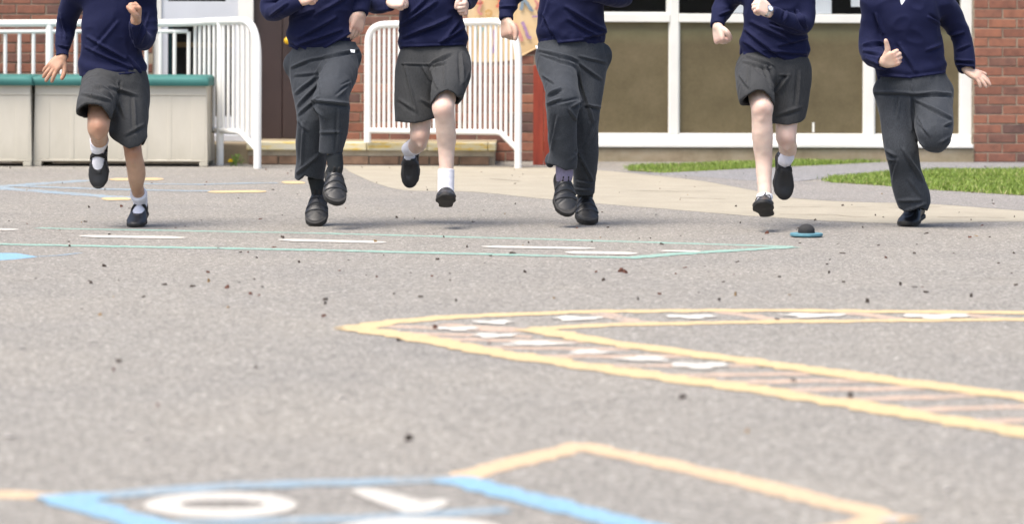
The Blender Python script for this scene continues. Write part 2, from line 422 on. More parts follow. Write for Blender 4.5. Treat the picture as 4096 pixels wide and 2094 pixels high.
apron_front = smooth_curve([(1372, 668), (1440, 705), (1592, 757), (1900, 768), (2204, 797), (2659, 835), (3000, 862), (3383, 886), (3700, 892), (4096, 884), (4900, 880)])
apron_back = smooth_curve([(4900, 905 - 10), (4096, 842), (3723, 815), (3425, 807), (3183, 792), (3000, 758), (2800, 722), (2600, 700), (2420, 682), (2250, 672), (1990, 664), (1372, 663)])
sheet('concrete_apron', jit(apron_front, 3) + [(4900, 870)] + apron_back[6:], 0.0010, "concrete_apron")
# cracks and pour lines in the apron
def ribbon(name, pts, w, z, mat, jitter=0.0, close=False, parent=None):
    """a painted or cut line of true width w (m) along ground points"""
    p = [Vector((q[0], q[1], 0)) for q in pts]
    for i in range(1, len(p) - 1):                     # a sharp corner is two strokes of the brush
        if (p[i] - p[i - 1]).normalized().dot((p[i + 1] - p[i]).normalized()) < 0.8:
            e1 = p[i] + (p[i] - p[i - 1]).normalized() * w * .4; e2 = p[i] - (p[i + 1] - p[i]).normalized() * w * .4
            ribbon(name, p[:i] + [e1], w, z, mat, jitter); return ribbon(name, [e2] + p[i + 1:], w, z + .0002, mat, jitter)
    # resample
    r = [p[0]]
    for a, b_ in zip(p[:-1], p[1:]):
        n = max(1, int((b_ - a).length / 0.035))
        r += [a.lerp(b_, (k + 1) / n) for k in range(n)]
    vs, fs = [], []
    m_ = len(r)
    for i in range(m_):
        t1 = (r[min(i + 1, m_ - 1)] - r[max(i - 1, 0)]).normalized()
        if i and i < m_ - 1 and (r[i] - r[i - 1]).normalized().dot((r[i + 1] - r[i]).normalized()) < -.3: t1 = (r[i] - r[i - 1]).normalized()
        nrm = Vector((-t1.y, t1.x, 0))
        a = (r[i] - r[i - 1]).normalized() if i else t1
        k = 1.0 / max(0.35, abs(a.dot(t1)))
        j1, j2 = 1 + random.uniform(-jitter, jitter), 1 + random.uniform(-jitter, jitter)
        vs += [r[i] + nrm * w / 2 * k * j1 + Vector((0, 0, z)), r[i] - nrm * w / 2 * k * j2 + Vector((0, 0, z))]
    for i in range(m_ - 1): fs.append([2 * i + 1, 2 * i + 3, 2 * i + 2, 2 * i])
    o = mesh_obj(name, vs, fs, MATS[mat], parent)
    if o.data.polygons[0].normal.z < 0: o.data.flip_normals()
    return tag(o, kind='structure')
def rib(name, pts, w, z, mat, jitter=0.25):
    return ribbon(name, [G(x, y) for x, y in pts], w, z, mat, jitter)
mat_plain('crack_dirt', (0.21, 0.175, 0.13), 0.95, 0.3, 30, 0.2)
for cpts in ([(3150, 795), (3330, 797), (3420, 795)], [(3110, 828), (3400, 829), (3640, 831), (3760, 828)], [(3120, 858), (3330, 860), (3420, 868), (3600, 871), (3900, 870)],
             [(1960, 716), (2080, 725)], [(2500, 762), (2700, 766), (2840, 765)], [(2720, 792), (2900, 797)], [(3750, 868), (4020, 872)]):
    rib('concrete_crack', cpts, random.uniform(0.012, 0.025), 0.0022, "crack_dirt", 0.6)

kerb_up = [(2300, 668), (2420, 676), (2560, 690), (2700, 700), (2880, 712), (3000, 721), (3183, 724), (3306, 729), (3553, 743), (3723, 758), (4096, 782), (4900, 830)]
sheet('path_edge_strip', smooth_curve(kerb_up) + apron_back[:-6], 0.0018, "kerb_asphalt")
path_top = [(2500, 684), (2650, 690), (2834, 681), (3020, 671), (3200, 663), (3544, 646), (3890, 636), (4096, 631), (4900, 620)]
path_low = [(4900, 690), (4096, 681), (3796, 677), (3532, 692), (3306, 711), (3183, 724), (3000, 721), (2880, 712), (2700, 700), (2560, 691)]
sheet('path', smooth_curve(path_top) + smooth_curve(path_low), 0.0026, "path_asphalt")

def inside(poly, x, y):
    c = np.zeros(len(x), bool); n = len(poly); j = n - 1
    for i in range(n):
        xi, yi = poly[i][0], poly[i][1]; xj, yj = poly[j][0], poly[j][1]
        if yi != yj:
            c ^= ((yi > y) != (yj > y)) & (x < (xj - xi) * (y - yi) / (yj - yi) + xi)
        j = i
    return c
def grass(name, poly_px, density, hmin, hmax, z):
    poly = [G(x, y, z) for x, y in poly_px]
    o = mesh_obj('lawn', poly, [list(range(len(poly)))], MATS['soil'])
    if o.data.polygons[0].normal.z < 0: o.data.flip_normals()
    tag(o, kind='structure')
    xs = [p.x for p in poly]; ys = [p.y for p in poly]
    x0, x1, y0, y1 = min(xs) - .03, max(xs) + .03, min(ys) - .05, max(ys) + .05
    n = int((x1 - x0) * (y1 - y0) * density)
    x = rng.uniform(x0, x1, n); y = rng.uniform(y0, y1, n)
    k = inside([(p.x, p.y) for p in poly], x + rng.normal(0, .025, n), y + rng.normal(0, .05, n)); x, y = x[k], y[k]
    # thin patches
    pn = np.sin(x * 5.1 + 1.3 * np.sin(y * 3.7)) * np.sin(y * 4.3 + x * 2.1)
    k = rng.uniform(0, 1, len(x)) < 0.72 + 0.28 * pn; x, y, pn = x[k], y[k], pn[k]
    n = len(x)
    hh = rng.uniform(hmin, hmax, n) * (0.85 + 0.3 * pn); az = rng.uniform(0, 2 * math.pi, n); lean = rng.uniform(0.1, 0.8, n) * hh
    w = rng.uniform(0.0016, 0.0030, n); fa = rng.uniform(0, math.pi, n)
    base = np.stack([x, y, np.full(n, z)], 1)
    side = np.stack([np.cos(fa) * w, np.sin(fa) * w, np.zeros(n)], 1)
    ld = np.stack([np.cos(az) * lean, np.sin(az) * lean, np.zeros(n)], 1)
    mid = base + ld * 0.35; mid[:, 2] += hh * 0.6
    tip = base + ld; tip[:, 2] += hh
    V = np.stack([base - side, base + side, mid + side * .7, mid - side * .7, tip], 1).reshape(-1, 3)
    me = bpy.data.meshes.new(name)
    i5 = np.arange(n) * 5
    tri = np.stack([np.stack([i5, i5 + 1, i5 + 2], 1), np.stack([i5, i5 + 2, i5 + 3], 1), np.stack([i5 + 3, i5 + 2, i5 + 4], 1)], 1).reshape(-1, 3)
    me.vertices.add(len(V)); me.vertices.foreach_set('co', V.astype(np.float32).ravel())
    me.loops.add(len(tri) * 3); me.loops.foreach_set('vertex_index', tri.astype(np.int32).ravel())
    me.polygons.add(len(tri)); me.polygons.foreach_set('loop_start', np.arange(0, len(tri) * 3, 3, dtype=np.int32)); me.polygons.foreach_set('loop_total', np.full(len(tri), 3, dtype=np.int32))
    me.update(calc_edges=True)
    tone = np.clip(rng.normal(0.45, 0.2, n) + 0.12 * pn, 0, 0.88); dead = rng.uniform(0, 1, n) < 0.06; tone[dead] = rng.uniform(0.9, 1, dead.sum())
    at = me.attributes.new('tone', 'FLOAT', 'POINT'); at.data.foreach_set('value', np.repeat(tone, 5).astype(np.float32))
    me.materials.append(MATS['grass_blade'])
    g = bpy.data.objects.new(name, me); link(g)
    return g
g = grass('grass', [(3330, 712), (3420, 702), (3532, 692), (3796, 677), (4096, 681), (4700, 700), (4700, 815), (4096, 781), (3723, 758), (3553, 743), (3330, 729), (3300, 722)], 9000, 0.014, 0.038, 0.0034)
tag(g, 'lawn wedge of short green grass between the path and its edge strip', 'grass', kind='stuff')
g = grass('grass', [(2510, 668), (2650, 660), (2834, 655), (3020, 650), (3200, 646), (3544, 639), (3890, 634), (3890, 637), (3544, 647), (3200, 664), (3020, 672), (2834, 682), (2650, 691), (2510, 681)], 8000, 0.012, 0.036, 0.0034)
tag(g, 'narrow strip of green grass at the foot of the window wall', 'grass', kind='stuff')

# ------------------------------------------------------------------ painted playground markings
ZP = 0.0008
TE = [(150, 911), (242, 914), (1300, 933), (2200, 957), (3170, 986)]
rib('painted_line', TE, 0.075, ZP, 'paint_teal')
rib('painted_line', [(-700, 966), (0, 977), (1300, 1001), (2100, 1021), (2520, 1031), (2760, 1012), (3175, 988)], 0.10, ZP * 2, 'paint_teal')
def blob(name, pts, mat, z=ZP, j=2.0):
    return sheet(name, jit(pts, j), z, mat)
def bar(x0, y0, x1, y1, t, mat='paint_white', z=ZP):
    n = 8; up = [(x0 + (x1 - x0) * k / n, y0 + (y1 - y0) * k / n - t / 2 * (1 if 0 < k < n else .4)) for k in range(n + 1)]
    lo = [(x0 + (x1 - x0) * k / n + t * .8, y0 + (y1 - y0) * k / n + t / 2 * (1 if 0 < k < n else .4)) for k in range(n, -1, -1)]
    return sheet('painted_dash', jit(up + lo, 0.8), z, mat)
for a in ((313, 943, 735, 949, 10), (-120, 915, 72, 917, 7), (1108, 958, 1540, 968, 10), (1924, 985, 2375, 992, 9), (2258, 1008, 2545, 1012, 11), (2640, 1002, 2800, 1004, 7)):
    bar(*a, z=ZP * 3)
blob('painted_shape', [(-300, 1008), (0, 1011), (66, 1012), (150, 1026), (60, 1036), (0, 1039), (-300, 1048)], 'paint_blue')
rib('painted_line', [(150, 1026), (240, 1021), (323, 1011)], 0.03, ZP * 1.5, 'paint_blue_worn')
rib('painted_line', [(353, 721), (180, 733), (-40, 749), (220, 770), (454, 787), (560, 792)], 0.16, ZP, 'paint_blue_worn')
rib('painted_line', [(60, 744), (400, 756), (757, 764), (840, 764)], 0.13, ZP * 2, 'paint_blue_worn')
rib('painted_line', [(560, 735), (800, 738), (1000, 733), (1110, 732)], 0.12, ZP * 2, 'paint_blue_worn')
for a in ((434, 717, 650, 715, 10), (404, 795, 520, 794, 11), (828, 767, 1060, 764, 9), (1125, 729, 1215, 729, 10)):
    bar(*a, mat='paint_yellow', z=ZP * 3)

# the yellow number ladder: two arms meeting in a point
tip = G(1400, 1313)
up_o = [G(2353 * 1.0, 1246), G(3020, 1241), G(4096, 1251), G(4900, 1258)]
lo_o = [G(1600, 1340), G(1956, 1407), G(2433, 1479), G(3021, 1558), G(3577, 1646), G(4096, 1733), G(4800, 1850)]
ribbon('painted_line', [up_o[3], up_o[2], up_o[1], up_o[0], G(1830, 1266), G(1560, 1288), tip], 0.10, ZP * 2, 'paint_yellow', 0.32)
ribbon('painted_line', [tip] + lo_o, 0.115, ZP * 3, 'paint_yellow', 0.30)
apex = G(2130, 1316)
ribbon('painted_line', [apex, G(2450, 1298), G(3180, 1286), G(4096, 1277), G(4900, 1272)], 0.095, ZP * 2, 'paint_yellow', 0.32)
ribbon('painted_line', [apex, G(2385, 1364), G(2703, 1407), G(3180, 1471), G(3657, 1534), G(4096, 1590), G(4700, 1670)], 0.11, ZP * 3, 'paint_yellow', 0.30)
for (x0, y0, x1, y1) in [(1430, 1300, 2300, 1330), (1500, 1330, 2130, 1345), (1760, 1298, 2180, 1322), (1640, 1352, 2350, 1368), (1880, 1388, 2520, 1396), (2060, 1423, 2760, 1424), (2330, 1462, 3020, 1462), (2640, 1502, 3230, 1494), (2800, 1530, 3450, 1520), (3040, 1562, 3680, 1550),
                         (3300, 1600, 3900, 1582), (3560, 1642, 4200, 1622), (3840, 1690, 4500, 1664), (2365, 1246, 2560, 1290), (2860, 1243, 3140, 1282), (3350, 1244, 3620, 1278), (3730, 1247, 4040, 1276)]:
    ribbon('painted_rung', [G(x0, y0), G(x1, y1)], 0.075, ZP * (.4 + x0 * .00015 + y0 * .0002), 'paint_peach', 0.35)
def wblob(cx, cy, rx, ry, mat='paint_white_worn', name='painted_number', z=ZP * 4, n=22):
    ph = random.uniform(0, 6); pts = []
    for k in range(n):
        t = 2 * math.pi * k / n
        q = 1 + 0.22 * math.sin(3 * t + ph) + 0.2 * math.sin(5 * t + 2 * ph) + .12 * math.sin(9 * t + ph)
        pts.append((cx + rx * q * math.cos(t), cy + ry * q * math.sin(t)))
    return sheet(name, pts, z, mat)
for (x, y, rx, ry) in [(1975, 1286, 78, 7), (2305, 1271, 95, 8), (2765, 1264, 100, 7), (3255, 1259, 120, 8), (3745, 1262, 135, 9), (1830, 1312, 85, 7), (1975, 1339, 85, 8), (2140, 1371, 120, 9), (2360, 1406, 85, 8), (2580, 1432, 95, 10), (2800, 1459, 115, 11)]:
    wblob(x, y, rx, ry)
# nearest marking: blue number tile with 0 and 1, orange outline beside it
ribbon('painted_line', [G(700, 2130), G(254, 1996), G(420, 1983)], 0.085, ZP * 3, 'paint_blue', 0.22)
ribbon('painted_line', [G(400, 1985), G(900, 1945), G(1813, 1917), G(1850, 1926)], 0.08, ZP * 2.5, 'paint_blue_worn', 0.2)
ribbon('painted_line', [G(1800, 1916), G(2512, 2094), G(2800, 2170)], 0.085, ZP * 3, 'paint_blue', 0.22)
ribbon('painted_line', [G(690, 2094), G(1400, 2075), G(2030, 2038)], 0.06, ZP * 2, 'paint_blue_worn', 0.2)
ribbon('painted_line', [G(-500, 1965), G(0, 1977), G(262, 1986)], 0.075, ZP, 'paint_orange', 0.24)
ribbon('painted_line', [G(1790, 1924), G(2060, 1849), G(2330, 1785), G(2950, 1920), G(3560, 2072), G(3300, 2130)], 0.08, ZP * 2, 'paint_orange', 0.24)
ring_o = [(882 + 305 * math.cos(t), 2017 + 52 * math.sin(t)) for t in np.linspace(0, 2 * math.pi, 49)[:-1]]
ring_i = [(890 + 170 * math.cos(t), 2015 + 17 * math.sin(t)) for t in np.linspace(0, 2 * math.pi, 49)[:-1]]
v = [G(x, y, ZP * 4) for x, y in ring_o + ring_i]
o = mesh_obj('painted_number', v, [[i, (i + 1) % 48, 48 + (i + 1) % 48, 48 + i] for i in range(48)], MATS['paint_white']); tag(o, kind='structure')
if o.data.polygons[0].normal.z < 0: o.data.flip_normals()
sheet('painted_number', [(1396, 1958), (1420, 1950), (1490, 1951), (1580, 1972), (1690, 2002), (1760, 1992), (1790, 1998), (1788, 2016), (1740, 2036), (1680, 2047), (1625, 2049), (1590, 2037), (1490, 2000)], ZP * 4, 'paint_white')
ring_o = [(1680 + 340 * math.cos(t), 2120 + 52 * math.sin(t)) for t in np.linspace(0, 2 * math.pi, 49)[:-1]]
ring_i = [(1690 + 190 * math.cos(t), 2120 + 16 * math.sin(t)) for t in np.linspace(0, 2 * math.pi, 49)[:-1]]
v = [G(x, y, ZP * 5) for x, y in ring_o + ring_i]
o = mesh_obj('painted_number', v, [[i, (i + 1) % 48, 48 + (i + 1) % 48, 48 + i] for i in range(48)], MATS['paint_white']); tag(o, kind='structure')
if o.data.polygons[0].normal.z < 0: o.data.flip_normals()
for (x, y, rx, ry) in [(515, 1715, 20, 4), (40, 1740, 26, 4), (1370, 1582, 18, 3), (370, 1360, 16, 2), (90, 1385, 14, 2), (590, 1745, 15, 3), (3790, 1950, 14, 5), (3560, 2075, 40, 12), (2250, 1525, 8, 2)]:
    wblob(x, y, rx, ry, mat='paint_spot', name='paint_spot', z=ZP * 5, n=12)

# ------------------------------------------------------------------ the school building
school = empty('school_building', (0, WY, 0), 'red brick school front with white framed windows, two doors and a concrete plinth', 'building')
uL = W(612, 300)[0]; uD = W(1012, 300)[0]; uB = W(1385, 300)[0]; uW0 = W(2300, 300)[0]; uW1 = W(3893, 300)[0]
ZT = 3.0
FLOOR = 0.17
# mortar walls (backing)
walls = []
for nm, u0, u1, z0 in (('wall', -9.0, uL, 0), ('wall', uB, uW0, 0), ('wall', uW1, 9.0, 0)):
    w_ = wbox(MB(), u0, u1, z0, ZT, -0.22, -0.006).build(nm, MATS['mortar'], school); walls.append((w_, u0, u1))
wbox(MB(), uL, uB, 2.35, ZT, -0.22, -0.004).build('lintel', MATS['plinth_concrete'], school)
wbox(MB(), uW0, uW1, 2.3, ZT, -0.22, -0.004).build('lintel', MATS['plinth_concrete'], school)
# bricks
def brick_mesh(L):
    hx, hy, hz, c = L / 2, 0.05, 0.0325, 0.004
    v = []; 
    for (ys, k) in ((-hy, 0), (-hy + c, 1), (hy, 1)):
        e = c if k == 0 else 0
        v += [(-hx + e, ys, -hz + e), (hx - e, ys, -hz + e), (hx - e, ys, hz - e), (-hx + e, ys, hz - e)]
    f = [[0, 1, 2, 3]]
    for r_ in (0, 4):
        for k in range(4): f.append([r_ + k, r_ + 4 + k, r_ + 4 + (k + 1) % 4, r_ + (k + 1) % 4])
    f.append([11, 10, 9, 8])
    me = bpy.data.meshes.new('brick'); me.from_pydata(v, [], f); me.materials.append(MATS['brick']); return me
BM = {}
rest = {}
nb = 0
for wi, (wobj, u0, u1) in enumerate(walls):
    mbr = MB()
    for row in range(int(ZT / 0.075)):
        zc = 0.0375 + row * 0.075
        u = u0 + (0 if row % 2 else -0.1125)
        if wi == 2: u = u0 + (0.006 if row % 2 else -0.106)
        while u < u1:
            a, b2 = max(u, u0) + 0.005, min(u + 0.225, u1) - 0.005
            u += 0.225
            if b2 - a < 0.03: continue
            L = round(b2 - a, 3); c0 = (a + b2) / 2
            px, py = pix(WP(c0, zc))
            if -150 < px < 4250 and -60 < py < 720:
                if L not in BM: BM[L] = brick_mesh(L)
                o = bpy.data.objects.new('brick', BM[L])
                o.matrix_basis = Matrix.Translation(WP(c0 + random.uniform(-.002, .002), zc + random.uniform(-.0015, .0015), -0.0515 + random.uniform(0, .005))) @ Matrix.Rotation(WA + random.uniform(-.006, .006), 4, 'Z') @ Matrix.Rotation(random.uniform(-.006, .006), 4, 'Y')
                link(o, wobj); nb += 1
            else:
                mbr.box(WP(a + (0), zc - .0325, -0.07), WU * (b2 - a), WN * 0.07, Vector((0, 0, .065)))
    o = mbr.build('brick', MATS['brick'], wobj); tag(o, kind='stuff')
# roof edge far above the frame
wbox(MB(), -9, 9, ZT, ZT + 0.25, -6.0, 0.35).build('roof', MATS['frame_white'], school)
# dark rooms behind the glass
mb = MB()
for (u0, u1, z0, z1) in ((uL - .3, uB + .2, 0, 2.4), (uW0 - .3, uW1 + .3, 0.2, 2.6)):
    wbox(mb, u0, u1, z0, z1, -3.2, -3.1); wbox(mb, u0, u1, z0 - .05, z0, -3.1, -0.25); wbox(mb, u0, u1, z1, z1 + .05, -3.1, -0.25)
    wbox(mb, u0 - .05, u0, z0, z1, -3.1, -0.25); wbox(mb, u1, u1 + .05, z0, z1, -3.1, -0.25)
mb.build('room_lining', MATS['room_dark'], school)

# window: frame members, glass, boards
win = empty('window', WP((uW0 + uW1) / 2, 0.17), parent=school)
zs = W(3000, 590)[1]; zb = W(3000, 540)[1]; zt0 = W(3000, 91)[1]; zt1 = W(3000, 56)[1]
def member(u0, u1, z0, z1, o0=-0.10, o1=-0.03, mat='frame_white', nm='frame', bev=0.006):
    return wbox(MB(), u0, u1, z0, z1, o0, o1).build(nm, MATS[mat], win, bevel=bev)
mull = [(W(2682, 300)[0], W(2717, 300)[0]), (W(3462, 300)[0], W(3501, 300)[0])]
jL = (uW0 + .002, uW0 + 0.07); jR = (W(3848, 300)[0], uW1 - .002)
member(jL[0], jL[1], zs, 2.3, -0.10, -0.035, nm='jamb'); member(jR[0], jR[1], zs, 2.3, -0.10, -0.035, nm='jamb')
member(uW0 + .003, uW1 - .003, zs, zs + 0.030, -0.10, 0.035, nm='sill')
member(uW0 + .004, uW1 - .004, zs + .030, zb, -0.098, -0.030, nm='bottom_rail')
for k, (a, b2) in enumerate(mull): member(a, b2, zb, 2.3, -0.099, -0.036, nm='mullion')
cells = [(jL[1], mull[0][0]), (mull[0][1], mull[1][0]), (mull[1][1], jR[0])]
for k, (a, b2) in enumerate(cells):
    member(a, b2, zt0, zt1, -0.097, -0.032, nm='transom')
    member(a, b2, 2.22, 2.3, -0.097, -0.040, nm='head_rail')
    bd = wbox(MB(), a + .001, b2 - .001, zb + .001, zt0 - .001, -0.094, -0.075).build('lower_board', MATS['window_board'], win)
    # slim beads round the board
    for (c0, c1, d0, d1) in ((a, b2, zb, zb + .012), (a, a + .010, zb + .012, zt0), (b2 - .010, b2, zb + .012, zt0)):
        wbox(MB(), c0, c1, d0, d1, -0.075, -0.055).build('glazing_bead', MATS['frame_white'], win)
    wbox(MB(), a, b2, zt1, 2.22, -0.085, -0.079).build('pane', MATS['window_glass'], win)
    if k == 0:
        for (c0, c1, d0, d1) in ((a, a + .035, zt1, 2.22), (b2 - .03, b2, zt1, 2.22), (a + .035, b2 - .03, zt1, zt1 + .012)):
            wbox(MB(), c0, c1, d0, d1, -0.079, -0.045).build('casement', MATS['frame_white'], win)
# scrapes of paint on the boards
u_, z_ = W(3259, 510); wbox(MB(), u_ - .008, u_ + .008, z_ - .038, z_ + .038, -0.0750, -0.0742).build('paint_scrape', MATS['frame_white'], win)
# plinth under the window
o = wbox(MB(), uW0 - .02, uW1 + .01, -0.02, zs - .006, -0.22, 0.015).build('plinth', MATS['plinth_concrete'], school, bevel=0.01)
# papers taped inside the glass
for (x0, y0, x1, y1, lab) in ((3250, -90, 3333, 55, 'white paper sheet taped inside the upper window beside the slim mullion'), (3412, -80, 3452, 27, 'narrow pale paper sheet taped inside the upper window next to the second mullion'), (2930, -120, 3010, 52, 'large white poster taped inside the upper window above the olive board')):
    a = W(x0, y0); b2 = W(x1, y1)
    o = wbox(MB(), a[0], b2[0], b2[1], a[1], -0.093, -0.091).build('paper_sheet', MATS['paper']); tag(o, lab, 'paper')
# glazed door
door = empty('door', WP((uL + uD) / 2, FLOOR), parent=school)
def dpart(nm, u0, u1, z0, z1, o0, o1, mat, bev=0.004): return wbox(MB(), u0, u1, z0, z1, o0, o1).build(nm, MATS[mat], door, bevel=bev)
zr0 = W(800, 72 + 30)[1]; zr1 = W(800, 6)[1]
jw = W(1012, 100)[0] - W(952, 100)[0]
dpart('frame', uL, uL + .06, FLOOR, 2.35, -0.12, -0.03, 'frame_white'); dpart('frame', uD - jw, uD, FLOOR, 2.35, -0.12, -0.025, 'frame_white')
a, b2 = uL + .06, uD - jw
zbr = W(800, 466)[1]
dpart('bottom_rail', a, b2, FLOOR + .03, zbr, -0.10, -0.05, 'door_grey'); dpart('middle_rail', a, b2, zr0, zr1, -0.10, -0.05, 'door_grey'); dpart('top_rail', a, b2, 2.2, 2.35, -0.10, -0.05, 'door_grey')
dpart('stile', a, a + .05, zbr, zr0, -0.10, -0.051, 'door_grey'); dpart('stile', b2 - .05, b2, zbr, zr0, -0.10, -0.051, 'door_grey')
dpart('stile', a, a + .05, zr1, 2.2, -0.10, -0.051, 'door_grey'); dpart('stile', b2 - .1, b2, zr1, 2.2, -0.10, -0.051, 'door_grey')
dpart('pane', a + .05, b2 - .05, zbr, zr0, -0.078, -0.072, 'window_glass', 0); dpart('pane', a + .05, b2 - .1, zr1, 2.2, -0.078, -0.072, 'window_glass', 0)
dpart('threshold', uL, uD, FLOOR - .02, FLOOR + .03, -0.12, 0.05, 'door_grey')
o = wbox(MB(), W(690, 176)[0] - .3, W(790, 176)[0] + .25, W(700, 188)[1], W(700, 168)[1], -0.8, -0.55).build('wooden_shelf', MATS['shelf_wood']); tag(o, 'yellowish wooden shelf seen dimly through the glazed door', 'shelf')
o = wbox(MB(), uL + .08, W(672, 200)[0], 0.2, 1.2, -0.5, -0.44).build('display_board', MATS['teal_cloth']); tag(o, 'dark teal board standing inside behind the glazed door', 'board')
# brown door
bdoor = empty('door', WP((uD + uB) / 2, FLOOR), parent=school)
wbox(MB(), uD, uD + .22, FLOOR, 2.35, -0.14, -0.08).build('side_panel', MATS['brown_door'], bdoor)
wbox(MB(), uD + .225, uB, FLOOR, 2.35, -0.14, -0.07).build('leaf', MATS['brown_door'], bdoor, bevel=0.006)
u_, z_ = W(1150, 163)
mb = MB(); mb.tube([WP(u_, z_, -.07), WP(u_, z_, -.04), WP(u_, z_, -.036), WP(u_, z_, -.015), WP(u_, z_, -.004), WP(u_, z_, 0.0)], [.012, .012, .022, .028, .02, .008], 16)
mb.build('knob', MATS['yellow_plastic'], bdoor, smooth=True)

# ------------------------------------------------------------------ door step
ys_ = 21.2
sx0, sx1 = P(985, 600, ys_).x, P(1985, 600, ys_).x
kx0 = P(880, 600, ys_).x
step = empty('door_step', ((sx0 + sx1) / 2, ys_, 0), 'low brick door step with worn yellow painted edge', 'step')
MB().box((sx0 + .01, ys_ + .03, -0.01), (sx1 - sx0 - .02, 0, 0), (0, 0.9, 0), (0, 0, FLOOR - .05)).build('core', MATS['mortar'], step)
MB().box((sx0, ys_ + .2, FLOOR - .0605), (sx1 - sx0, 0, 0), (0, .72, 0), (0, 0, .058)).build('tread', MATS['plinth_concrete'], step)
nx = sx0
while nx < sx1 - 0.01:
    x2 = min(nx + 0.45, sx1)
    MB().box((nx + .002, ys_ - .012, FLOOR - .062), (x2 - nx - .004, 0, 0), (0, .212, 0), (0, 0, .062)).build('nosing', MATS['step_yellow'], step, bevel=0.008)
    nx = x2
nx = sx0 + .02
mat_plain('step_mortar', (0.40, 0.34, 0.25), 0.95, 0.25, 14, 0.5)
MB().box((sx0 + .012, ys_ + .018, 0.068), (sx1 - sx0 - .024, 0, 0), (0, .02, 0), (0, 0, .04)).build('mortar_band', MATS['step_mortar'], step)
mb_b = brick_mesh(0.215)
mat_plain('step_brick', (0.20, 0.125, 0.08), 0.95, 0.45, 9, 0.5)
k = 0
while nx + .1 < sx1:
    L = min(0.215, sx1 - .02 - nx)
    MB().box((nx, ys_ + .008 + random.uniform(0, .006), 0.003), (L, 0, 0), (0, .1, 0), (0, 0, .062)).build('brick', MATS['step_brick'], step, bevel=0.006)
    nx += 0.225
o = MB().box((kx0 - 1.6, ys_ + .25, -0.01), (sx0 - .004 - kx0 + 1.6, 0, 0), (0, .66, 0), (0, 0, FLOOR - .01)).build('kerb', MATS['plinth_concrete'], step, bevel=0.012)

# ------------------------------------------------------------------ railings
def arc(p0, p1, p2, n=8):
    p0, p1, p2 = Vector(p0), Vector(p1), Vector(p2)
    return [(p0 * (1 - t) ** 2 + p1 * 2 * t * (1 - t) + p2 * t * t) for t in [k / n for k in range(n + 1)]]
def lerp_on(path, t):
    return path[0].lerp(path[1], t)
# left railing: runs behind the storage boxes, turns at the corner towards the playground
cA = Vector((-2.395, 21.45, 0)); cE = Vector((-1.832, 20.5, 0))
rl = empty('hand_railing', cE, 'white tubular railing that turns a corner behind the beige storage boxes', 'railing')
HT = 1.065
mb = MB()
d_ = (cE - cA).normalized()
top = [Vector((-5.2, 21.45 - .05, HT - .03)), Vector((-3.4, 21.45, HT - .015))] + arc((cA.x - .25, cA.y, HT - .012), (cA.x, cA.y, HT - .01), tuple(cA + d_ * .25 + Vector((0, 0, HT)))) \
    + arc(cE - d_ * .26 + Vector((0, 0, HT)), cE + Vector((0, 0, HT)), cE + Vector((0, 0, HT - .30)), 10) + [cE + Vector((0, 0, .4)), cE]
mb.tube(top, 0.028, 14).build('top_rail', MATS['white_paint'], rl, smooth=True)
MB().tube([(-5.2, 21.40, HT - .09), (-3.4, 21.45, HT - .075), (cA.x - .05, 21.45, HT - .072)], 0.016, 10).build('upper_bar', MATS['white_paint'], rl, smooth=True)
pm = cA.lerp(cE, 0.42)
br = [Vector((-5.2, 21.4, .255)), Vector((cA.x, cA.y, .255)), pm + Vector((0, 0, .255)), cA.lerp(cE, .70) + Vector((0, 0, .255)), cA.lerp(cE, .76) + Vector((0, 0, .245)), cE + Vector((0, 0, .13))]
MB().tube(br, 0.021, 12).build('bottom_rail', MATS['white_paint'], rl, smooth=True)
MB().tube([pm, pm + Vector((0, 0, HT - .01))], 0.028, 14).build('post', MATS['white_paint'], rl, smooth=True)
px_ = P(198, 300, 21.45).x
MB().tube([(px_, 21.45, 0), (px_, 21.45, HT - .02)], 0.03, 14).build('post', MATS['white_paint'], rl, smooth=True)
MB().tube([(px_ - 1.55, 21.42, 0), (px_ - 1.55, 21.42, HT - .02)], 0.03, 14).build('post', MATS['white_paint'], rl, smooth=True)
for xs in [21 + 56.4 * k for k in range(-8, 14)]:
    if abs(xs - 198) < 20: continue
    x_ = P(xs, 300, 21.45).x
    if x_ > cA.x - .03: continue
    MB().tube([(x_, 21.45, .255), (x_, 21.45, HT - .075)], 0.0145, 8, False).build('bar', MATS['white_paint'], rl, smooth=True)
for k in range(13):
    t = k / 13.0 + 0.012
    q = cA.lerp(cE, t)
    if (q - pm).length < 0.035: continue
    zt = HT - .01
    rem = (cE - q).length
    if rem < .26: zt = HT - .30 + .29 * math.sqrt(max(0, 1 - ((.26 - rem) / .26) ** 2))
    zb_ = .255 if t < .72 else .255 - (t - .72) / .28 * .12
    MB().tube([q + Vector((0, 0, zb_)), q + Vector((0, 0, zt))], 0.0125, 8, False).build('bar', MATS['white_paint'], rl, smooth=True)
# right railing: stands on the step and steps down to the playground
r0 = P(1470, 571, 21.15); r0.z = FLOOR; r1 = P(1861, 571, 21.2); r1.z = FLOOR; r2 = G(2072, 672)
rr = empty('hand_railing', r2, 'white tubular railing with close bars standing on the yellow edged step', 'railing')
HR = 1.055
b0, b2 = Vector((r0.x, r0.y, 0)), Vector((r2.x, r2.y, 0)); dr = (b2 - b0).normalized()
top = [r0, b0 + Vector((0, 0, .5))] + arc(b0 + Vector((0, 0, HR - .16)), b0 + Vector((0, 0, HR - .015)), b0 + dr * .14 + Vector((0, 0, HR - .01)), 8) \
    + arc(b2 - dr * .20 + Vector((0, 0, HR + .012)), b2 + Vector((0, 0, HR + .015)), b2 + Vector((0, 0, HR - .30)), 10) + [b2 + Vector((0, 0, .4)), b2]
MB().tube(top, 0.027, 14).build('top_rail', MATS['white_paint'], rr, smooth=True)
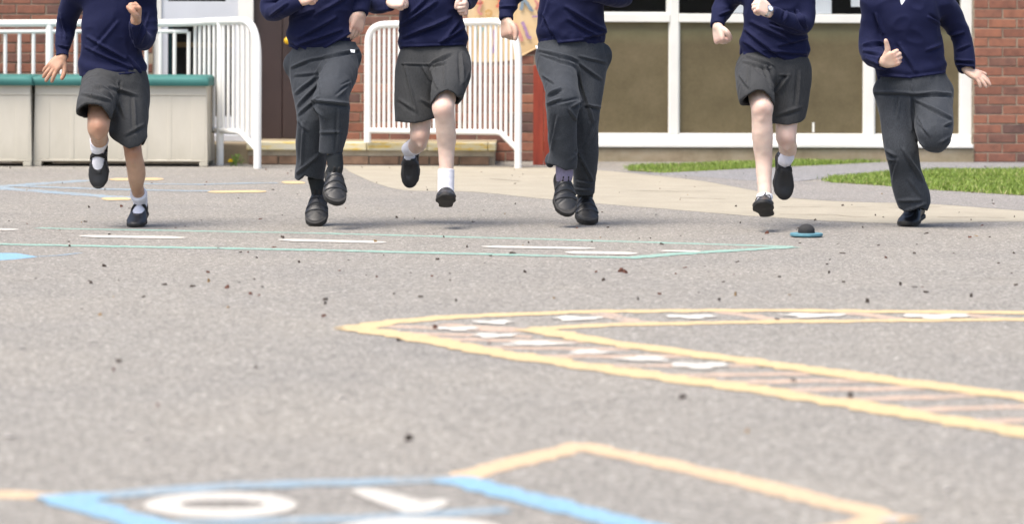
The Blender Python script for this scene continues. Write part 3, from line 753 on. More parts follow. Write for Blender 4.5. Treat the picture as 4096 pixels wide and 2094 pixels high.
b1 = Vector((r1.x, r1.y - .02, 0)); tm = (b1 - b0).dot(dr)
p1_ = b0 + dr * tm
MB().tube([p1_ + Vector((0, 0, FLOOR)), p1_ + Vector((0, 0, HR - .005))], 0.027, 14).build('post', MATS['white_paint'], rr, smooth=True)
LR = (b2 - b0).length
br = [b0 + Vector((0, 0, .258)), b0 + dr * (LR * .86) + Vector((0, 0, .258)), b0 + dr * (LR * .89) + Vector((0, 0, .25)), b2 + Vector((0, 0, .13))]
MB().tube(br, 0.02, 12).build('bottom_rail', MATS['white_paint'], rr, smooth=True)
s = 0.052
while s < LR - .02:
    if abs(s - tm) > 0.032:
        q = b0 + dr * s; zt = HR
        if s < .13: zt = HR - .15 + .13 * math.sqrt(max(0, 1 - ((.13 - s) / .13) ** 2))
        rem = LR - s
        if rem < .2: zt = HR - .28 + .29 * math.sqrt(max(0, 1 - ((.2 - rem) / .2) ** 2))
        zb_ = .258 if s < LR * .87 else .258 - (s - LR * .87) / (LR * .13) * .12
        MB().tube([q + Vector((0, 0, zb_)), q + Vector((0, 0, zt))], 0.0115, 8, False).build('bar', MATS['white_paint'], rr, smooth=True)
    s += 0.0402

# ------------------------------------------------------------------ storage boxes
def storage_box(x0, x1, y0, lab, stiles):
    dep = 0.52; zt, zl = 0.592, 0.664
    o = empty('storage_box', ((x0 + x1) / 2, y0 + dep / 2, 0), lab, 'storage box', 'outdoor storage boxes')
    t = 0.012
    v = [(x0 - t, y0, .035), (x1 + t, y0, .035), (x1 + t, y0 + dep, .035), (x0 - t, y0 + dep, .035), (x0, y0 + .01, zt), (x1, y0 + .01, zt), (x1, y0 + dep - .01, zt), (x0, y0 + dep - .01, zt)]
    mesh_obj('body', v, [[0, 3, 2, 1], [4, 5, 6, 7], [0, 1, 5, 4], [1, 2, 6, 5], [2, 3, 7, 6], [3, 0, 4, 7]], MATS['box_beige'], o)
    for xa, xb in stiles:
        MB().box((xa, y0 - .0022, .05), (xb - xa, 0, 0), (0, .012, 0), (0, .009, .468)).build('stile', MATS['box_beige'], o, bevel=.0035)
    MB().box((x0 - .002, y0 + .001, .5185), (x1 - x0 + .004, 0, 0), (0, .026, 0), (0, .003, .074)).build('top_panel', MATS['box_beige'], o, bevel=.004)
    MB().box((x0 - .008, y0 - .006, .036), (x1 - x0 + .016, 0, 0), (0, .018, 0), (0, 0, .0135)).build('bottom_panel', MATS['box_beige'], o, bevel=.004)
    for xa in (x0 - t, x1 + t - .06):
        MB().box((xa, y0 - .006, 0), (.06, 0, 0), (0, .08, 0), (0, 0, .036)).build('foot', MATS['box_beige'], o, bevel=.006)
        MB().box((xa, y0 + dep - .09, 0), (.06, 0, 0), (0, .08, 0), (0, 0, .036)).build('foot', MATS['box_beige'], o, bevel=.006)
    # lid with rolled edge and raised back
    n = 10; prof = [(-.035, zt - .004), (-.045, zt + .015), (-.045, zt + .040), (-.034, zt + .058), (.0, zt + .066), (.10, zt + .066), (.2, zt + .075), (dep - .06, zt + .077), (dep + .01, zt + .070), (dep + .02, zt)]
    vs, fs = [], []
    for i, xx in enumerate((x0 - .02, x0 - .008, x0 + .05, x1 - .05, x1 + .008, x1 + .02)):
        k = 0.985 if i in (0, 5) else 1.0
        for (yy, zz) in prof:
            zz2 = zt + (zz - zt) * (0.75 if i in (0, 5) else (0.95 if i in (1, 4) else 1)); 
            vs.append((xx, y0 + yy * k, zz2))
    for i in range(5):
        for j in range(n - 1): fs.append([i * n + j, (i + 1) * n + j, (i + 1) * n + j + 1, i * n + j + 1])
        fs.append([i * n + n - 1, (i + 1) * n + n - 1, (i + 1) * n, i * n])
    fs.append(list(range(n))); fs.append([5 * n + j for j in range(n)][::-1])
    l = mesh_obj('lid', vs, fs, MATS['lid_green'], o, smooth=True)
    l.data.set_sharp_from_angle(angle=math.radians(50))
    return o
yb = 20.75
def bx(x): return P(x, 500, yb).x
x0, x1 = bx(140), bx(824)
st = [(x0 + .004, bx(199))] + [(bx(199 + 97.5 * k + 80), bx(199 + 97.5 * (k + 1))) for k in range(5)] + [(bx(199 + 97.5 * 5 + 80), x1 - .004)]
storage_box(x0, x1, yb, 'beige plastic storage box with green lid between its twin and the railing corner', st)
x0, x1 = bx(-560), bx(124)
st = [(x0 + .004, bx(-501))] + [(bx(-501 + 97.5 * k + 80), bx(-501 + 97.5 * (k + 1))) for k in range(5)] + [(bx(-501 + 97.5 * 5 + 80), x1 - .004)]
storage_box(x0, x1, yb - .05, 'beige plastic storage box with green lid on the far side from the railing corner', st)

# ------------------------------------------------------------------ mural sheet, red board, weed, disc toy
mu = [(1868, -260), (2190, -260), (2190, 170), (2162, 190), (2137, 198), (2110, 212), (2078, 230), (2046, 241), (2000, 247), (1950, 250), (1900, 249), (1872, 244)]
mu = [mu[0], mu[1], mu[2]] + smooth_curve(mu[3:], 3)
uv = [W(x, y) for x, y in mu]
fr = [WP(u, z, 0.016 + 0.008 * math.sin(9 * u) + .006 * math.sin(13 * z)) for u, z in uv]; bk = [WP(u, z, 0.007) for u, z in uv]
n = len(fr)
ms = mesh_obj('mural_sheet', fr + bk, [list(range(n))[::-1], list(range(n, 2 * n))] + [[i, (i + 1) % n, n + (i + 1) % n, n + i] for i in range(n)], MATS['mural_paper'], origin=tuple(WP(*W(2030, 250))))
tag(ms, 'tan painted paper mural with childish figures hung on the brick wall', 'mural')
def stroke(pts, w, mat, close=False):
    p = [W(x, y) for x, y in smooth_curve(pts, 5)]
    vs, fs = [], []
    for i, (u, z) in enumerate(p):
        a, b_ = p[max(i - 1, 0)], p[min(i + 1, len(p) - 1)]
        t = Vector((b_[0] - a[0], b_[1] - a[1])).normalized(); n_ = Vector((-t.y, t.x))
        ww = w * random.uniform(.8, 1.15)
        vs += [WP(u + n_.x * ww, z + n_.y * ww, .033), WP(u - n_.x * ww, z - n_.y * ww, .033)]
    for i in range(len(p) - 1): fs.append([2 * i, 2 * i + 1, 2 * i + 3, 2 * i + 2])
    mesh_obj('painted_figure', vs, fs, MATS[mat], ms)
for pts, w_, mt in (([(2060, 95), (2075, 130), (2088, 165)], .012, 'mural_pink'), ([(2088, 88), (2102, 120), (2112, 150), (2124, 148)], .012, 'mural_purple'),
                    ([(2085, -20), (2088, 15), (2082, 42)], .014, 'mural_slate'), ([(2088, -10), (2108, 15), (2124, 40), (2130, 38)], .013, 'mural_slate'),
                    ([(2138, 0), (2150, 22), (2142, 40), (2160, 10)], .009, 'mural_pink'), ([(2128, 68), (2150, 66), (2168, 60)], .008, 'mural_purple'),
                    ([(1915, -10), (1922, 20), (1912, 45), (1928, 60)], .010, 'mural_pink'), ([(1890, 5), (1915, 15), (1932, 10)], .009, 'mural_red'),
                    ([(1940, 50), (1955, 42), (1966, 52), (1956, 66), (1942, 60)], .008, 'mural_ochre'), ([(1905, 105), (1905, 150), (1900, 180)], .010, 'mural_teal'), ([(1930, 110), (1922, 135)], .012, 'mural_teal'),
                    ([(1975, 120), (1978, 170), (1970, 215)], .010, 'mural_purple'), ([(1985, -30), (2000, 10), (1985, 30)], .012, 'mural_red'), ([(2030, -10), (2020, 12)], .01, 'mural_slate')):
    stroke(pts, w_, mt)
yr = 21.35
a, b2 = P(2133, 262, yr), P(2262, 262, yr)
rb = empty('red_board', ((a.x + b2.x) / 2, yr, 0), 'red painted upright timber board against the wall beside the railing end', 'board')
wd = (b2.x - a.x) / 3
for k in range(3):
    MB().box((a.x + wd * k + .0015, yr + random.uniform(0, .004), 0), (wd - .003, 0, 0), (0, .035, 0), (0, 0, a.z + random.uniform(-.004, .004))).build('plank', MATS['red_timber'], rb, bevel=.004)
MB().box((a.x + .01, yr + .04, .55), (b2.x - a.x - .02, 0, 0), (0, .03, 0), (0, 0, .08)).build('batten', MATS['red_timber'], rb)
MB().box((a.x + .01, yr + .04, .10), (b2.x - a.x - .02, 0, 0), (0, .03, 0), (0, 0, .08)).build('batten', MATS['red_timber'], rb)

wp = G(930, 664)
weed = empty('dandelion', wp, 'small yellow dandelion growing at the foot of the railing', 'plant')
mb = MB()
for k in range(15):
    a = random.uniform(0, 6.28); L = random.uniform(.05, .11); w_ = random.uniform(.007, .013); hgt = random.uniform(.03, .09)
    o_ = wp + Vector((random.uniform(-.01, .08), random.uniform(-.02, .03), 0)); dx = Vector((math.cos(a), math.sin(a) * .6, 0)); sd = Vector((-dx.y, dx.x, 0)) * w_
    m1 = o_ + dx * L * .5 + Vector((0, 0, hgt)); tp = o_ + dx * L + Vector((0, 0, hgt * .7))
    leaf = MB().add([o_ - sd * .4, o_ + sd * .4, m1 + sd, m1 - sd, tp, m1 + Vector((0, 0, .004))], [[0, 1, 5], [1, 2, 5], [2, 4, 5], [4, 3, 5], [3, 0, 5]])
    leaf.build('leaf', MATS['weed_green'], weed)
f0 = wp + Vector((-.012, -.01, 0))
MB().tube([f0, f0 + Vector((0, 0, .03))], .003, 6).build('stem', MATS['weed_green'], weed)
mb = MB()
for lay, (rad, zz) in enumerate(((.026, .030), (.021, .036), (.013, .041))):
    for k in range(16):
        a = k * 2 * math.pi / 16 + lay * .2; c_ = f0 + Vector((0, 0, zz)); e = c_ + Vector((math.cos(a) * rad, math.sin(a) * rad, .004 + lay * .003)); s_ = Vector((-math.sin(a), math.cos(a), 0)) * .005
        mb.add([c_ - s_ * .5, c_ + s_ * .5, e + s_, e - s_, (c_ + e) / 2 + Vector((0, 0, .006))], [[0, 1, 4], [1, 2, 4], [2, 3, 4], [3, 0, 4]])
mb.build('flower', MATS['dandelion_yellow'], weed)
f1 = MB().tube([wp + Vector((.015, .0, .0)), wp + Vector((.015, .0, .03))], .002, 5); 

def lathe(name, prof, c, mat, parent, n=40):
    vs, fs = [], []
    for (r_, z) in prof:
        for k in range(n):
            t = 2 * math.pi * k / n; vs.append((c[0] + r_ * math.cos(t), c[1] + r_ * math.sin(t), c[2] + z))
    for i in range(len(prof) - 1):
        for k in range(n): fs.append([i * n + k, i * n + (k + 1) % n, (i + 1) * n + (k + 1) % n, (i + 1) * n + k])
    fs.append([k for k in range(n)][::-1]); fs.append([(len(prof) - 1) * n + k for k in range(n)])
    o = mesh_obj(name, vs, fs, MATS[mat], parent, smooth=True); o.data.set_sharp_from_angle(angle=math.radians(35)); return o
tc = G(3232, 951); tc = Vector((tc.x, tc.y + .07, .0045))
toy = empty('disc_toy', tc, 'black foam dome on a flat blue disc lying on the playground', 'toy')
lathe('disc', [(.070, 0), (.0735, .002), (.0735, .011), (.071, .0135), (.040, .0137)], tc, 'blue_wood', toy)
R_ = .0375
prof = [(R_, .0138), (R_ + .0005, .016), (R_ - .001, .0175), (R_ + .0005, .019), (R_ + .0003, .022), (R_ - .001, .0232), (R_, .0245)]
prof += [(R_ * math.cos(t), .0245 + .030 * math.sin(t)) for t in np.linspace(.12, 1.5, 10)]
lathe('dome', prof, tc, 'foam_black', toy)

# ------------------------------------------------------------------ implicit surfaces for people
class Field:
    def __init__(s, lo, hi, h):
        s.h = h; s.lo = np.array(lo, float); n = np.ceil((np.array(hi) - s.lo) / h).astype(int) + 1
        s.n = n; s.F = np.full(n, 0.2, np.float32)
    def sub(s, lo, hi):
        i0 = np.maximum(np.floor((np.array(lo) - s.lo) / s.h).astype(int), 0)
        i1 = np.minimum(np.ceil((np.array(hi) - s.lo) / s.h).astype(int) + 1, s.n)
        if np.any(i1 <= i0): return None, None
        ax = [(s.lo[k] + s.h * np.arange(i0[k], i1[k])).astype(np.float32) for k in range(3)]
        X = ax[0][:, None, None]; Y = ax[1][None, :, None]; Z = ax[2][None, None, :]
        return (slice(i0[0], i1[0]), slice(i0[1], i1[1]), slice(i0[2], i1[2])), (X, Y, Z)
def smin(a, b, k):
    if k <= 0: return np.minimum(a, b)
    h = np.clip(0.5 + 0.5 * (b - a) / k, 0, 1)
    return b + (a - b) * h - k * h * (1 - h)
def cone_d(c, a, b, ra, rb, q=1.0, qz=1.0):
    """distance to a rounded cone a-b; q squashes it in depth (y)"""
    X, Y, Z = c
    ab = [b[k] - a[k] for k in range(3)]; L2 = sum(t * t for t in ab) + 1e-12
    px, py, pz = X - a[0], Y - a[1], Z - a[2]
    t = np.clip((px * ab[0] + py * ab[1] + pz * ab[2]) / L2, 0, 1)
    dx, dy, dz = px - t * ab[0], (py - t * ab[1]) / q, (pz - t * ab[2]) / qz
    return np.sqrt(dx * dx + dy * dy + dz * dz) - (ra + (rb - ra) * t)
def resample(pts, n=4):
    """pts rows: x y z r q -> smooth dense rows"""
    A = np.array(pts, float)
    if len(A) == 2: n = max(n, 2)
    out = []
    for i in range(len(A) - 1):
        p0, p1, p2, p3 = A[max(i - 1, 0)], A[i], A[i + 1], A[min(i + 2, len(A) - 1)]
        for k in range(n):
            t = k / n
            out.append(0.5 * (2 * p1 + (p2 - p0) * t + (2 * p0 - 5 * p1 + 4 * p2 - p3) * t * t + (3 * p1 - p0 - 3 * p2 + p3) * t ** 3))
    out.append(A[-1]); return np.array(out)
def add_tube(f, pts, k=0.02, n=4, cut_end=False, cut_start=False, sub=False, kin=0.006, hem=None, hollow=0.0, deep=0.05):
    """union (or subtraction) of a tube with varying radius into the field; hem = (xs, zs, y0, tilt) trims its lower edge"""
    R = resample(pts, n); R[:, 3] = np.maximum(R[:, 3], 0.002)
    rm = R[:, 3].max() * max(1, R[:, 4].max())
    lo = R[:, :3].min(0) - rm - k - 0.03; hi = R[:, :3].max(0) + rm + k + 0.03
    sl, c = f.sub(lo, hi)
    if sl is None: return
    d = None
    for i in range(len(R) - 1):
        e = cone_d(c, R[i], R[i + 1], R[i, 3], R[i + 1, 3], max(0.3, (R[i, 4] + R[i + 1, 4]) / 2))
        d = e if d is None else smin(d, e, kin)
    raw = d; cuts = []
    if cut_end:
        v = R[-1, :3] - R[-3, :3]; v /= np.linalg.norm(v) + 1e-9
        cuts.append((c[0] - R[-1, 0]) * v[0] + (c[1] - R[-1, 1]) * v[1] + (c[2] - R[-1, 2]) * v[2])
    if cut_start:
        v = R[0, :3] - R[2, :3]; v /= np.linalg.norm(v) + 1e-9
        cuts.append((c[0] - R[0, 0]) * v[0] + (c[1] - R[0, 1]) * v[1] + (c[2] - R[0, 2]) * v[2])
    if hem is not None:
        zx = np.interp(c[0].ravel(), hem[0], hem[1]).astype(np.float32)[:, None, None]
        cuts.append((zx - hem[3] * (c[1] - hem[2]) - c[2]) * 0.8)
    for q in cuts: d = np.maximum(d, q)
    if hollow:
        for q in cuts: d = np.maximum(d, -np.maximum(raw + hollow, -q - deep))
    d = np.broadcast_to(d, f.F[sl].shape)
    if sub: f.F[sl] = np.maximum(f.F[sl], -d)
    else: f.F[sl] = smin(f.F[sl], d, k)
def add_ell(f, c0, r, k=0.02, sub=False, M=None):
    r = np.array(r, float); c0 = np.array(c0, float); rm = r.max()
    sl, c = f.sub(c0 - rm - k - .03, c0 + rm + k + .03)
    if sl is None: return
    p = [c[0] - c0[0], c[1] - c0[1], c[2] - c0[2]]
    if M is not None:
        p = [M[j][0] * p[0] + M[j][1] * p[1] + M[j][2] * p[2] for j in range(3)]
    g = np.sqrt((p[0] / r[0]) ** 2 + (p[1] / r[1]) ** 2 + (p[2] / r[2]) ** 2)
    d = (g - 1) * r.min() if sub else (g - 1) * (r[0] * r[1] * r[2]) ** (1 / 3.)
    d = np.broadcast_to(d, f.F[sl].shape)
    f.F[sl] = np.maximum(f.F[sl], -d) if sub else smin(f.F[sl], d, k)
def surface(f):
    """surface nets"""
    Fd = f.F; S = Fd < 0
    n = Fd.shape
    cnt = np.zeros((n[0] - 1, n[1] - 1, n[2] - 1), np.int8)
    for dx in (0, 1):
        for dy in (0, 1):
            for dz in (0, 1):
                cnt += S[dx:n[0] - 1 + dx, dy:n[1] - 1 + dy, dz:n[2] - 1 + dz]
    act = (cnt > 0) & (cnt < 8)
    idx = np.argwhere(act)
    if len(idx) == 0: return np.zeros((0, 3)), np.zeros((0, 4), int)
    vid = np.full(act.shape, -1, np.int64); vid[act] = np.arange(len(idx))
    acc = np.zeros((len(idx), 3)); num = np.zeros(len(idx))
    corners = [(a, b, c) for a in (0, 1) for b in (0, 1) for c in (0, 1)]
    val = {c: Fd[idx[:, 0] + c[0], idx[:, 1] + c[1], idx[:, 2] + c[2]].astype(np.float64) for c in corners}
    for c in corners:
        for ax in range(3):
            if c[ax]: continue
            e = list(c); e[ax] = 1; e = tuple(e)
            v0, v1 = val[c], val[e]; m = (v0 < 0) != (v1 < 0)
            t = np.where(m, v0 / np.where(m, v0 - v1, 1), 0)
            p = np.array(c, float)[None, :].repeat(len(idx), 0); p[:, ax] += t
            acc[m] += p[m]; num[m] += 1
    V = f.lo + f.h * (idx + acc / num[:, None])
    Q = []
    for ax in range(3):
        a1, a2 = (ax + 1) % 3, (ax + 2) % 3
        sl0 = [slice(None)] * 3; sl1 = [slice(None)] * 3
        sl0[ax] = slice(0, n[ax] - 1); sl1[ax] = slice(1, n[ax])
        s0, s1 = S[tuple(sl0)], S[tuple(sl1)]
        ch = np.argwhere(s0 != s1)
        ok = (ch[:, a1] > 0) & (ch[:, a2] > 0) & (ch[:, a1] < n[a1] - 1) & (ch[:, a2] < n[a2] - 1); ch = ch[ok]
        flip = s0[ch[:, 0], ch[:, 1], ch[:, 2]]
        def vv(o1, o2):
            q = ch.copy(); q[:, a1] -= o1; q[:, a2] -= o2
            return vid[q[:, 0], q[:, 1], q[:, 2]]
        q = np.stack([vv(1, 1), vv(0, 1), vv(0, 0), vv(1, 0)], 1)
        q[~flip] = q[~flip][:, ::-1]
        Q.append(q)
    return V, np.concatenate(Q)
def relax(V, Q, it=1, lam=0.5):
    n = len(V)
    E = np.concatenate([Q[:, [0, 1]], Q[:, [1, 2]], Q[:, [2, 3]], Q[:, [3, 0]]])
    deg = np.bincount(E[:, 0], minlength=n) + np.bincount(E[:, 1], minlength=n)
    for _ in range(it):
        S = np.zeros_like(V)
        for k in range(3):
            S[:, k] = np.bincount(E[:, 0], V[E[:, 1], k], n) + np.bincount(E[:, 1], V[E[:, 0], k], n)
        V = V + lam * (S / np.maximum(deg, 1)[:, None] - V)
    return V
def vnormals(V, Q):
    a = V[Q[:, 2]] - V[Q[:, 0]]; b = V[Q[:, 3]] - V[Q[:, 1]]; fn = np.cross(a, b)
    Nn = np.zeros_like(V)
    for k in range(4):
        for j in range(3): Nn[:, j] += np.bincount(Q[:, k], fn[:, j], len(V))
    return Nn / (np.linalg.norm(Nn, axis=1)[:, None] + 1e-12)
_tab = np.random.RandomState(3).uniform(-1, 1, (32, 32, 32))
def vnoise(p):
    i = np.floor(p).astype(int); f = p - i; f = f * f * (3 - 2 * f)
    r = 0
    for a in (0, 1):
        for b in (0, 1):
            for c in (0, 1):
                w = (f[:, 0] if a else 1 - f[:, 0]) * (f[:, 1] if b else 1 - f[:, 1]) * (f[:, 2] if c else 1 - f[:, 2])
                r = r + w * _tab[(i[:, 0] + a) % 32, (i[:, 1] + b) % 32, (i[:, 2] + c) % 32]
    return r
def creases(V, Q, lines, D, seed=0, amp=1.9, base=0.0035, fscale=(11, 11, 5)):
    """cloth folds: broad drape plus individual folds that lie on the front of the garment"""
    Nn = vnormals(V, Q)
    w = V + 0.03 * np.stack([vnoise(V * 7 + 5 + seed), vnoise(V * 7 + 17), vnoise(V * 7 + 31)], 1)
    d = base * vnoise(w * np.array(fscale) + seed * 3.7) + base * 0.5 * (1 - 2 * np.abs(vnoise(w * np.array(fscale) * 2.1 + 9 + seed)))
    s = F / D
    for ln in lines:
        x0, y0, x1, y1, wd, am = ln[:6]
        bend = ln[6] if len(ln) > 6 else 0.0
        a = P(x0, y0, D); b = P(x1, y1, D)
        ax, az, bx_, bz = a.x, a.z, b.x, b.z
        L2 = (bx_ - ax) ** 2 + (bz - az) ** 2 + 1e-9; L = math.sqrt(L2)
        # compare at the plane of the child: project vertices along the view rays
        k = D / V[:, 1]; vx = V[:, 0] * k; vz = HCAM + (V[:, 2] - HCAM) * k
        t = ((vx - ax) * (bx_ - ax) + (vz - az) * (bz - az)) / L2
        tc_ = np.clip(t, 0, 1)
        sgn = ((vx - ax) * (bz - az) - (vz - az) * (bx_ - ax)) / L - bend / s * 4 * tc_ * (1 - tc_)
        along = np.where((t < 0), -t * L, np.where(t > 1, (t - 1) * L, 0))
        w_ = wd * .68 / s
        prof = np.exp(-(sgn / w_) ** 2) - 0.75 * np.exp(-((sgn - 1.6 * w_) / w_) ** 2)
        fade = np.exp(-(along / (1.2 * w_)) ** 2) * (0.35 + 0.65 * np.sin(np.pi * np.clip(t, 0.04, 0.96)) ** 0.6)
        front = np.clip(-Nn[:, 1] * 1.4 + 0.25, 0, 1)
        d = d + amp * am * prof * fade * front
    return V + Nn * d[:, None]

# ------------------------------------------------------------------ shoes, socks, hands (local frames)
def frame_from(dirv, upv):
    y = np.array(dirv, float); y /= np.linalg.norm(y); z = np.array(upv, float); z -= y * z.dot(y); z /= np.linalg.norm(z)
    x = np.cross(y, z)
    return np.stack([x, y, z], 1)           # columns
SPINE = [(.13, .17, .120, .15), (.30, .19, .118, .17), (.45, .165, .135, .165), (.60, .115, .165, .125), (.74, .085, .178, .10), (.86, .075, .150, .085), (.90, .07, .12, .075)]
def shoe_fields(L, h, shrink=0.0, wide=1.0):
    f = Field((-.30 * L, -.06 * L, -.03 * L), (.30 * L, 1.06 * L, .62 * L), h)
    sl, c = f.sub((-9, -9, -9), (9, 9, 9)); X, Y, Z = c
    d = None
    R = np.array([(y, z, rx, rz) for y, z, rx, rz in SPINE]) * L
    dense = []
    for i in range(len(R) - 1):
        for k in range(4): dense.append(R[i] + (R[i + 1] - R[i]) * k / 4)
    for y, z, rx, rz in dense + [R[-1]]:
        rx = rx * wide
        ry = 0.125 * L
        g = np.sqrt((X / rx) ** 2 + ((Y - y) / ry) ** 2 + ((Z - z) / rz) ** 2)
        e = (g - 1) * min(rx, rz)
        d = e if d is None else smin(d, e, 0.01 * L)
    return f, c, d - (-shrink) if False else d + shrink
def sole_d(c, L, t, grow=0.0, wide=1.0):
    X, Y, Z = c
    pts = [(0.0, .14, .118), (0.0, .40, .120), (.008, .66, .172), (.004, .80, .158), (0.0, .875, .125)]
    d = None
    for a, b in zip(pts[:-1], pts[1:]):
        ax, ay, ar = [q * L for q in a]; bx_, by, br = [q * L for q in b]
        L2 = (bx_ - ax) ** 2 + (by - ay) ** 2
        tt = np.clip(((X - ax) * (bx_ - ax) + (Y - ay) * (by - ay)) / L2, 0, 1)
        e = np.sqrt((X - ax - tt * (bx_ - ax)) ** 2 + (Y - ay - tt * (by - ay)) ** 2) - (ar + (br - ar) * tt) * wide - grow
        d = e if d is None else np.minimum(d, e)
    spring = 0.045 * L * np.clip((Y / L - .72) / .28, 0, 1) ** 2       # toe spring
    z0 = spring
    return np.maximum(d, np.maximum(z0 - Z, Z - t - z0)), z0
def make_shoe(style, L, A, R, origin, person, sock_mat, leg_dir, cuff_r, side=1):
    """A: ankle point in the world, R: foot axes. Builds shoe (> sole, strap ...) and the sock's foot"""
    h = 0.0035
    wide = {'velcro': 1.26, 'bar': 1.2, 'loafer': 1.16, 'lace': 1.2, 'moc': 1.24}[style]
    T = {'velcro': .12, 'bar': .07, 'loafer': .065, 'lace': .06, 'moc': .085}[style] * L
    loc0 = np.array([0, .24 * L, .34 * L])
    toW = lambda V: np.asarray(A) + (V - loc0) @ R.T
    f, c, d = shoe_fields(L, h, 0.0, wide)
    X, Y, Z = c
    sd, z0 = sole_d(c, L, T, 0.004 if style == 'velcro' else 0.002, wide)
    d = np.broadcast_to(d, f.F.shape)
    # collar round the ankle
    col = cone_d(c, (0, .20 * L, .2 * L), (0, .17 * L, (.47 if style == 'velcro' else .40) * L), .13 * L, max(.125 * L, cuff_r + .003))
    if style in ('bar', 'loafer'): col = np.maximum(col, Y - .17 * L)
    up = smin(d, col, .03 * L)
    topz = {'velcro': .46, 'bar': .36, 'loafer': .36, 'lace': .38, 'moc': .40}[style] * L
    up = np.maximum(up, Z - (topz - 0.10 * np.clip(Y - .1 * L, 0, 1)))
    up = np.maximum(up, z0 + T * .6 - Z)
    inner = d + 0.006
    if style == 'bar':
        op = np.maximum(((np.abs(X) / (.135 * L)) ** 2.6 + (np.abs(Y - .37 * L) / (.29 * L)) ** 2.6) ** (1 / 2.6) - 1, (.10 * L - Z) / (.1 * L)) * .11 * L
        up = np.maximum(up, -op)
    elif style == 'loafer':
        op = np.maximum(((np.abs(X) / (.15 * L)) ** 2.6 + (np.abs(Y - .25 * L) / (.24 * L)) ** 2.6) ** (1 / 2.6) - 1, (.19 * L - Z) / (.1 * L)) * .11 * L
        up = np.maximum(up, -op)
    elif style in ('lace', 'moc'):
        op = np.maximum(np.sqrt((X / (.10 * L)) ** 2 + ((Y - .24 * L) / (.17 * L)) ** 2) - 1, (.25 * L - Z) / (.1 * L)) * .1 * L
        up = np.maximum(up, -op)
    if style in ('loafer', 'moc'):             # raised apron seam
        seam = np.abs(np.sqrt((X / (.105 * L)) ** 2 + ((Y - .62 * L) / (.25 * L)) ** 2) - 1) * .1 * L
        up = up - 0.0035 * np.exp(-(seam / .006) ** 2) * (Z > .08 * L)
    if style == 'velcro':                      # stitched toe cap and creases
        seam = np.abs(Y - (.70 * L + .6 * np.abs(X)))
        up = up + 0.002 * np.exp(-(seam / .004) ** 2)
    mat = {'velcro': 'trainer_leather', 'bar': 'black_leather', 'loafer': 'black_leather', 'lace': 'black_leather', 'moc': 'black_leather'}[style]
    f.F = np.ascontiguousarray(np.broadcast_to(up, f.F.shape)).astype(np.float32)
    V, Q = surface(f); V = relax(V, Q, 1)
    nm = {'velcro': 'trainer', 'bar': 'bar_shoe', 'loafer': 'loafer', 'lace': 'lace_up_shoe', 'moc': 'lace_up_shoe'}[style]
    shoe = quad_mesh(nm, toW(V), Q, MATS[mat], person, origin)
    def part(name, fld, m, it=1):
        f.F = np.ascontiguousarray(np.broadcast_to(fld, f.n)).astype(np.float32)
        V, Q = surface(f)
        if len(V): quad_mesh(name, toW(relax(V, Q, it)), Q, MATS[m], shoe, origin)
    part('sole', sd, 'rubber_sole')
    instep = np.minimum(d, inner)
    if style == 'velcro':
        for yy, tilt in ((.66, 0), (.545, 0), (.43, 0)):
            s_ = Y - yy * L - .25 * (Z - .2 * L) * -1 - tilt * X
            part('strap', np.maximum(np.maximum(np.maximum(d - .0035, -(d + .004)), np.abs(s_) - .0105), .13 * L - Z), 'strap_leather')
        part('tongue', np.maximum(smin(cone_d(c, (-.05 * L, .40 * L, .26 * L), (-.045 * L, .345 * L, .43 * L), .035 * L, .03 * L), cone_d(c, (.05 * L, .40 * L, .26 * L), (.045 * L, .345 * L, .43 * L), .035 * L, .03 * L), .06 * L), -99), 'black_suede')
    if style == 'bar':
        s_ = Y - .40 * L
        part('strap', np.maximum(np.maximum(np.maximum(d - .005, -(d + .004)), np.abs(s_ + .2 * (Z - .2 * L)) - .0095), .12 * L - Z), 'black_suede')
        part('buckle_tab', np.maximum(np.maximum(d - .006, -(d + .002)), np.sqrt((Y - .33 * L) ** 2 + (Z - .20 * L) ** 2) - .012 + 9 * (X * side < 0)), 'strap_leather')
        bow = smin(cone_d(c, (0, .70 * L, .19 * L), (.05 * L * side, .68 * L, .185 * L), .006, .010), cone_d(c, (0, .70 * L, .19 * L), (-.05 * L, .72 * L, .18 * L), .006, .009), .003)
        part('bow', bow, 'black_leather')
    if style == 'loafer':
        part('saddle_strap', np.maximum(np.maximum(np.maximum(d - .0035, -(d + .004)), np.abs(Y - .52 * L) - .011), .11 * L - Z), 'strap_leather')
    if style in ('lace', 'moc'):
        lz = .335 * L
        bow = None
        for (a, b) in (((0, .42, .335), (.13, .40, .33)), ((.13, .40, .33), (.17, .46, .25)), ((0, .42, .335), (-.12, .41, .34)), ((-.12, .41, .34), (-.15, .47, .24)), ((0, .42, .335), (.09, .52, .27)), ((0, .42, .335), (-.05, .40, .40)),
                       ((-.06, .50, .30), (.06, .46, .31)), ((-.06, .46, .31), (.06, .50, .295))):
            e = cone_d(c, [q * L for q in a], [q * L for q in b], .0032, .0030); bow = e if bow is None else np.minimum(bow, e)
        part('lace', bow, 'black_suede', 0)
    # sock foot inside the shoe
    f2, c2, d2 = shoe_fields(L, 0.0045, 0.0, wide * .97)
    d2 = np.broadcast_to(d2, f2.F.shape) + 0.0045
    d2 = np.maximum(d2, T * .8 - c2[2])
    f2.F = np.ascontiguousarray(d2).astype(np.float32)
    V, Q = surface(f2)
    return shoe, toW(V), Q
def foot_axes(pitch, yaw, roll=0.0):
    p, w = math.radians(pitch), math.radians(yaw)
    d = np.array([math.sin(w) * math.cos(p), -math.cos(w) * math.cos(p), -math.sin(p)])
    u = np.array([math.sin(w) * math.sin(p), -math.cos(w) * math.sin(p), math.cos(p)])
    if roll:
        x = np.cross(d, u); r = math.radians(roll); u = u * math.cos(r) + x * math.sin(r)
    return frame_from(d, u)
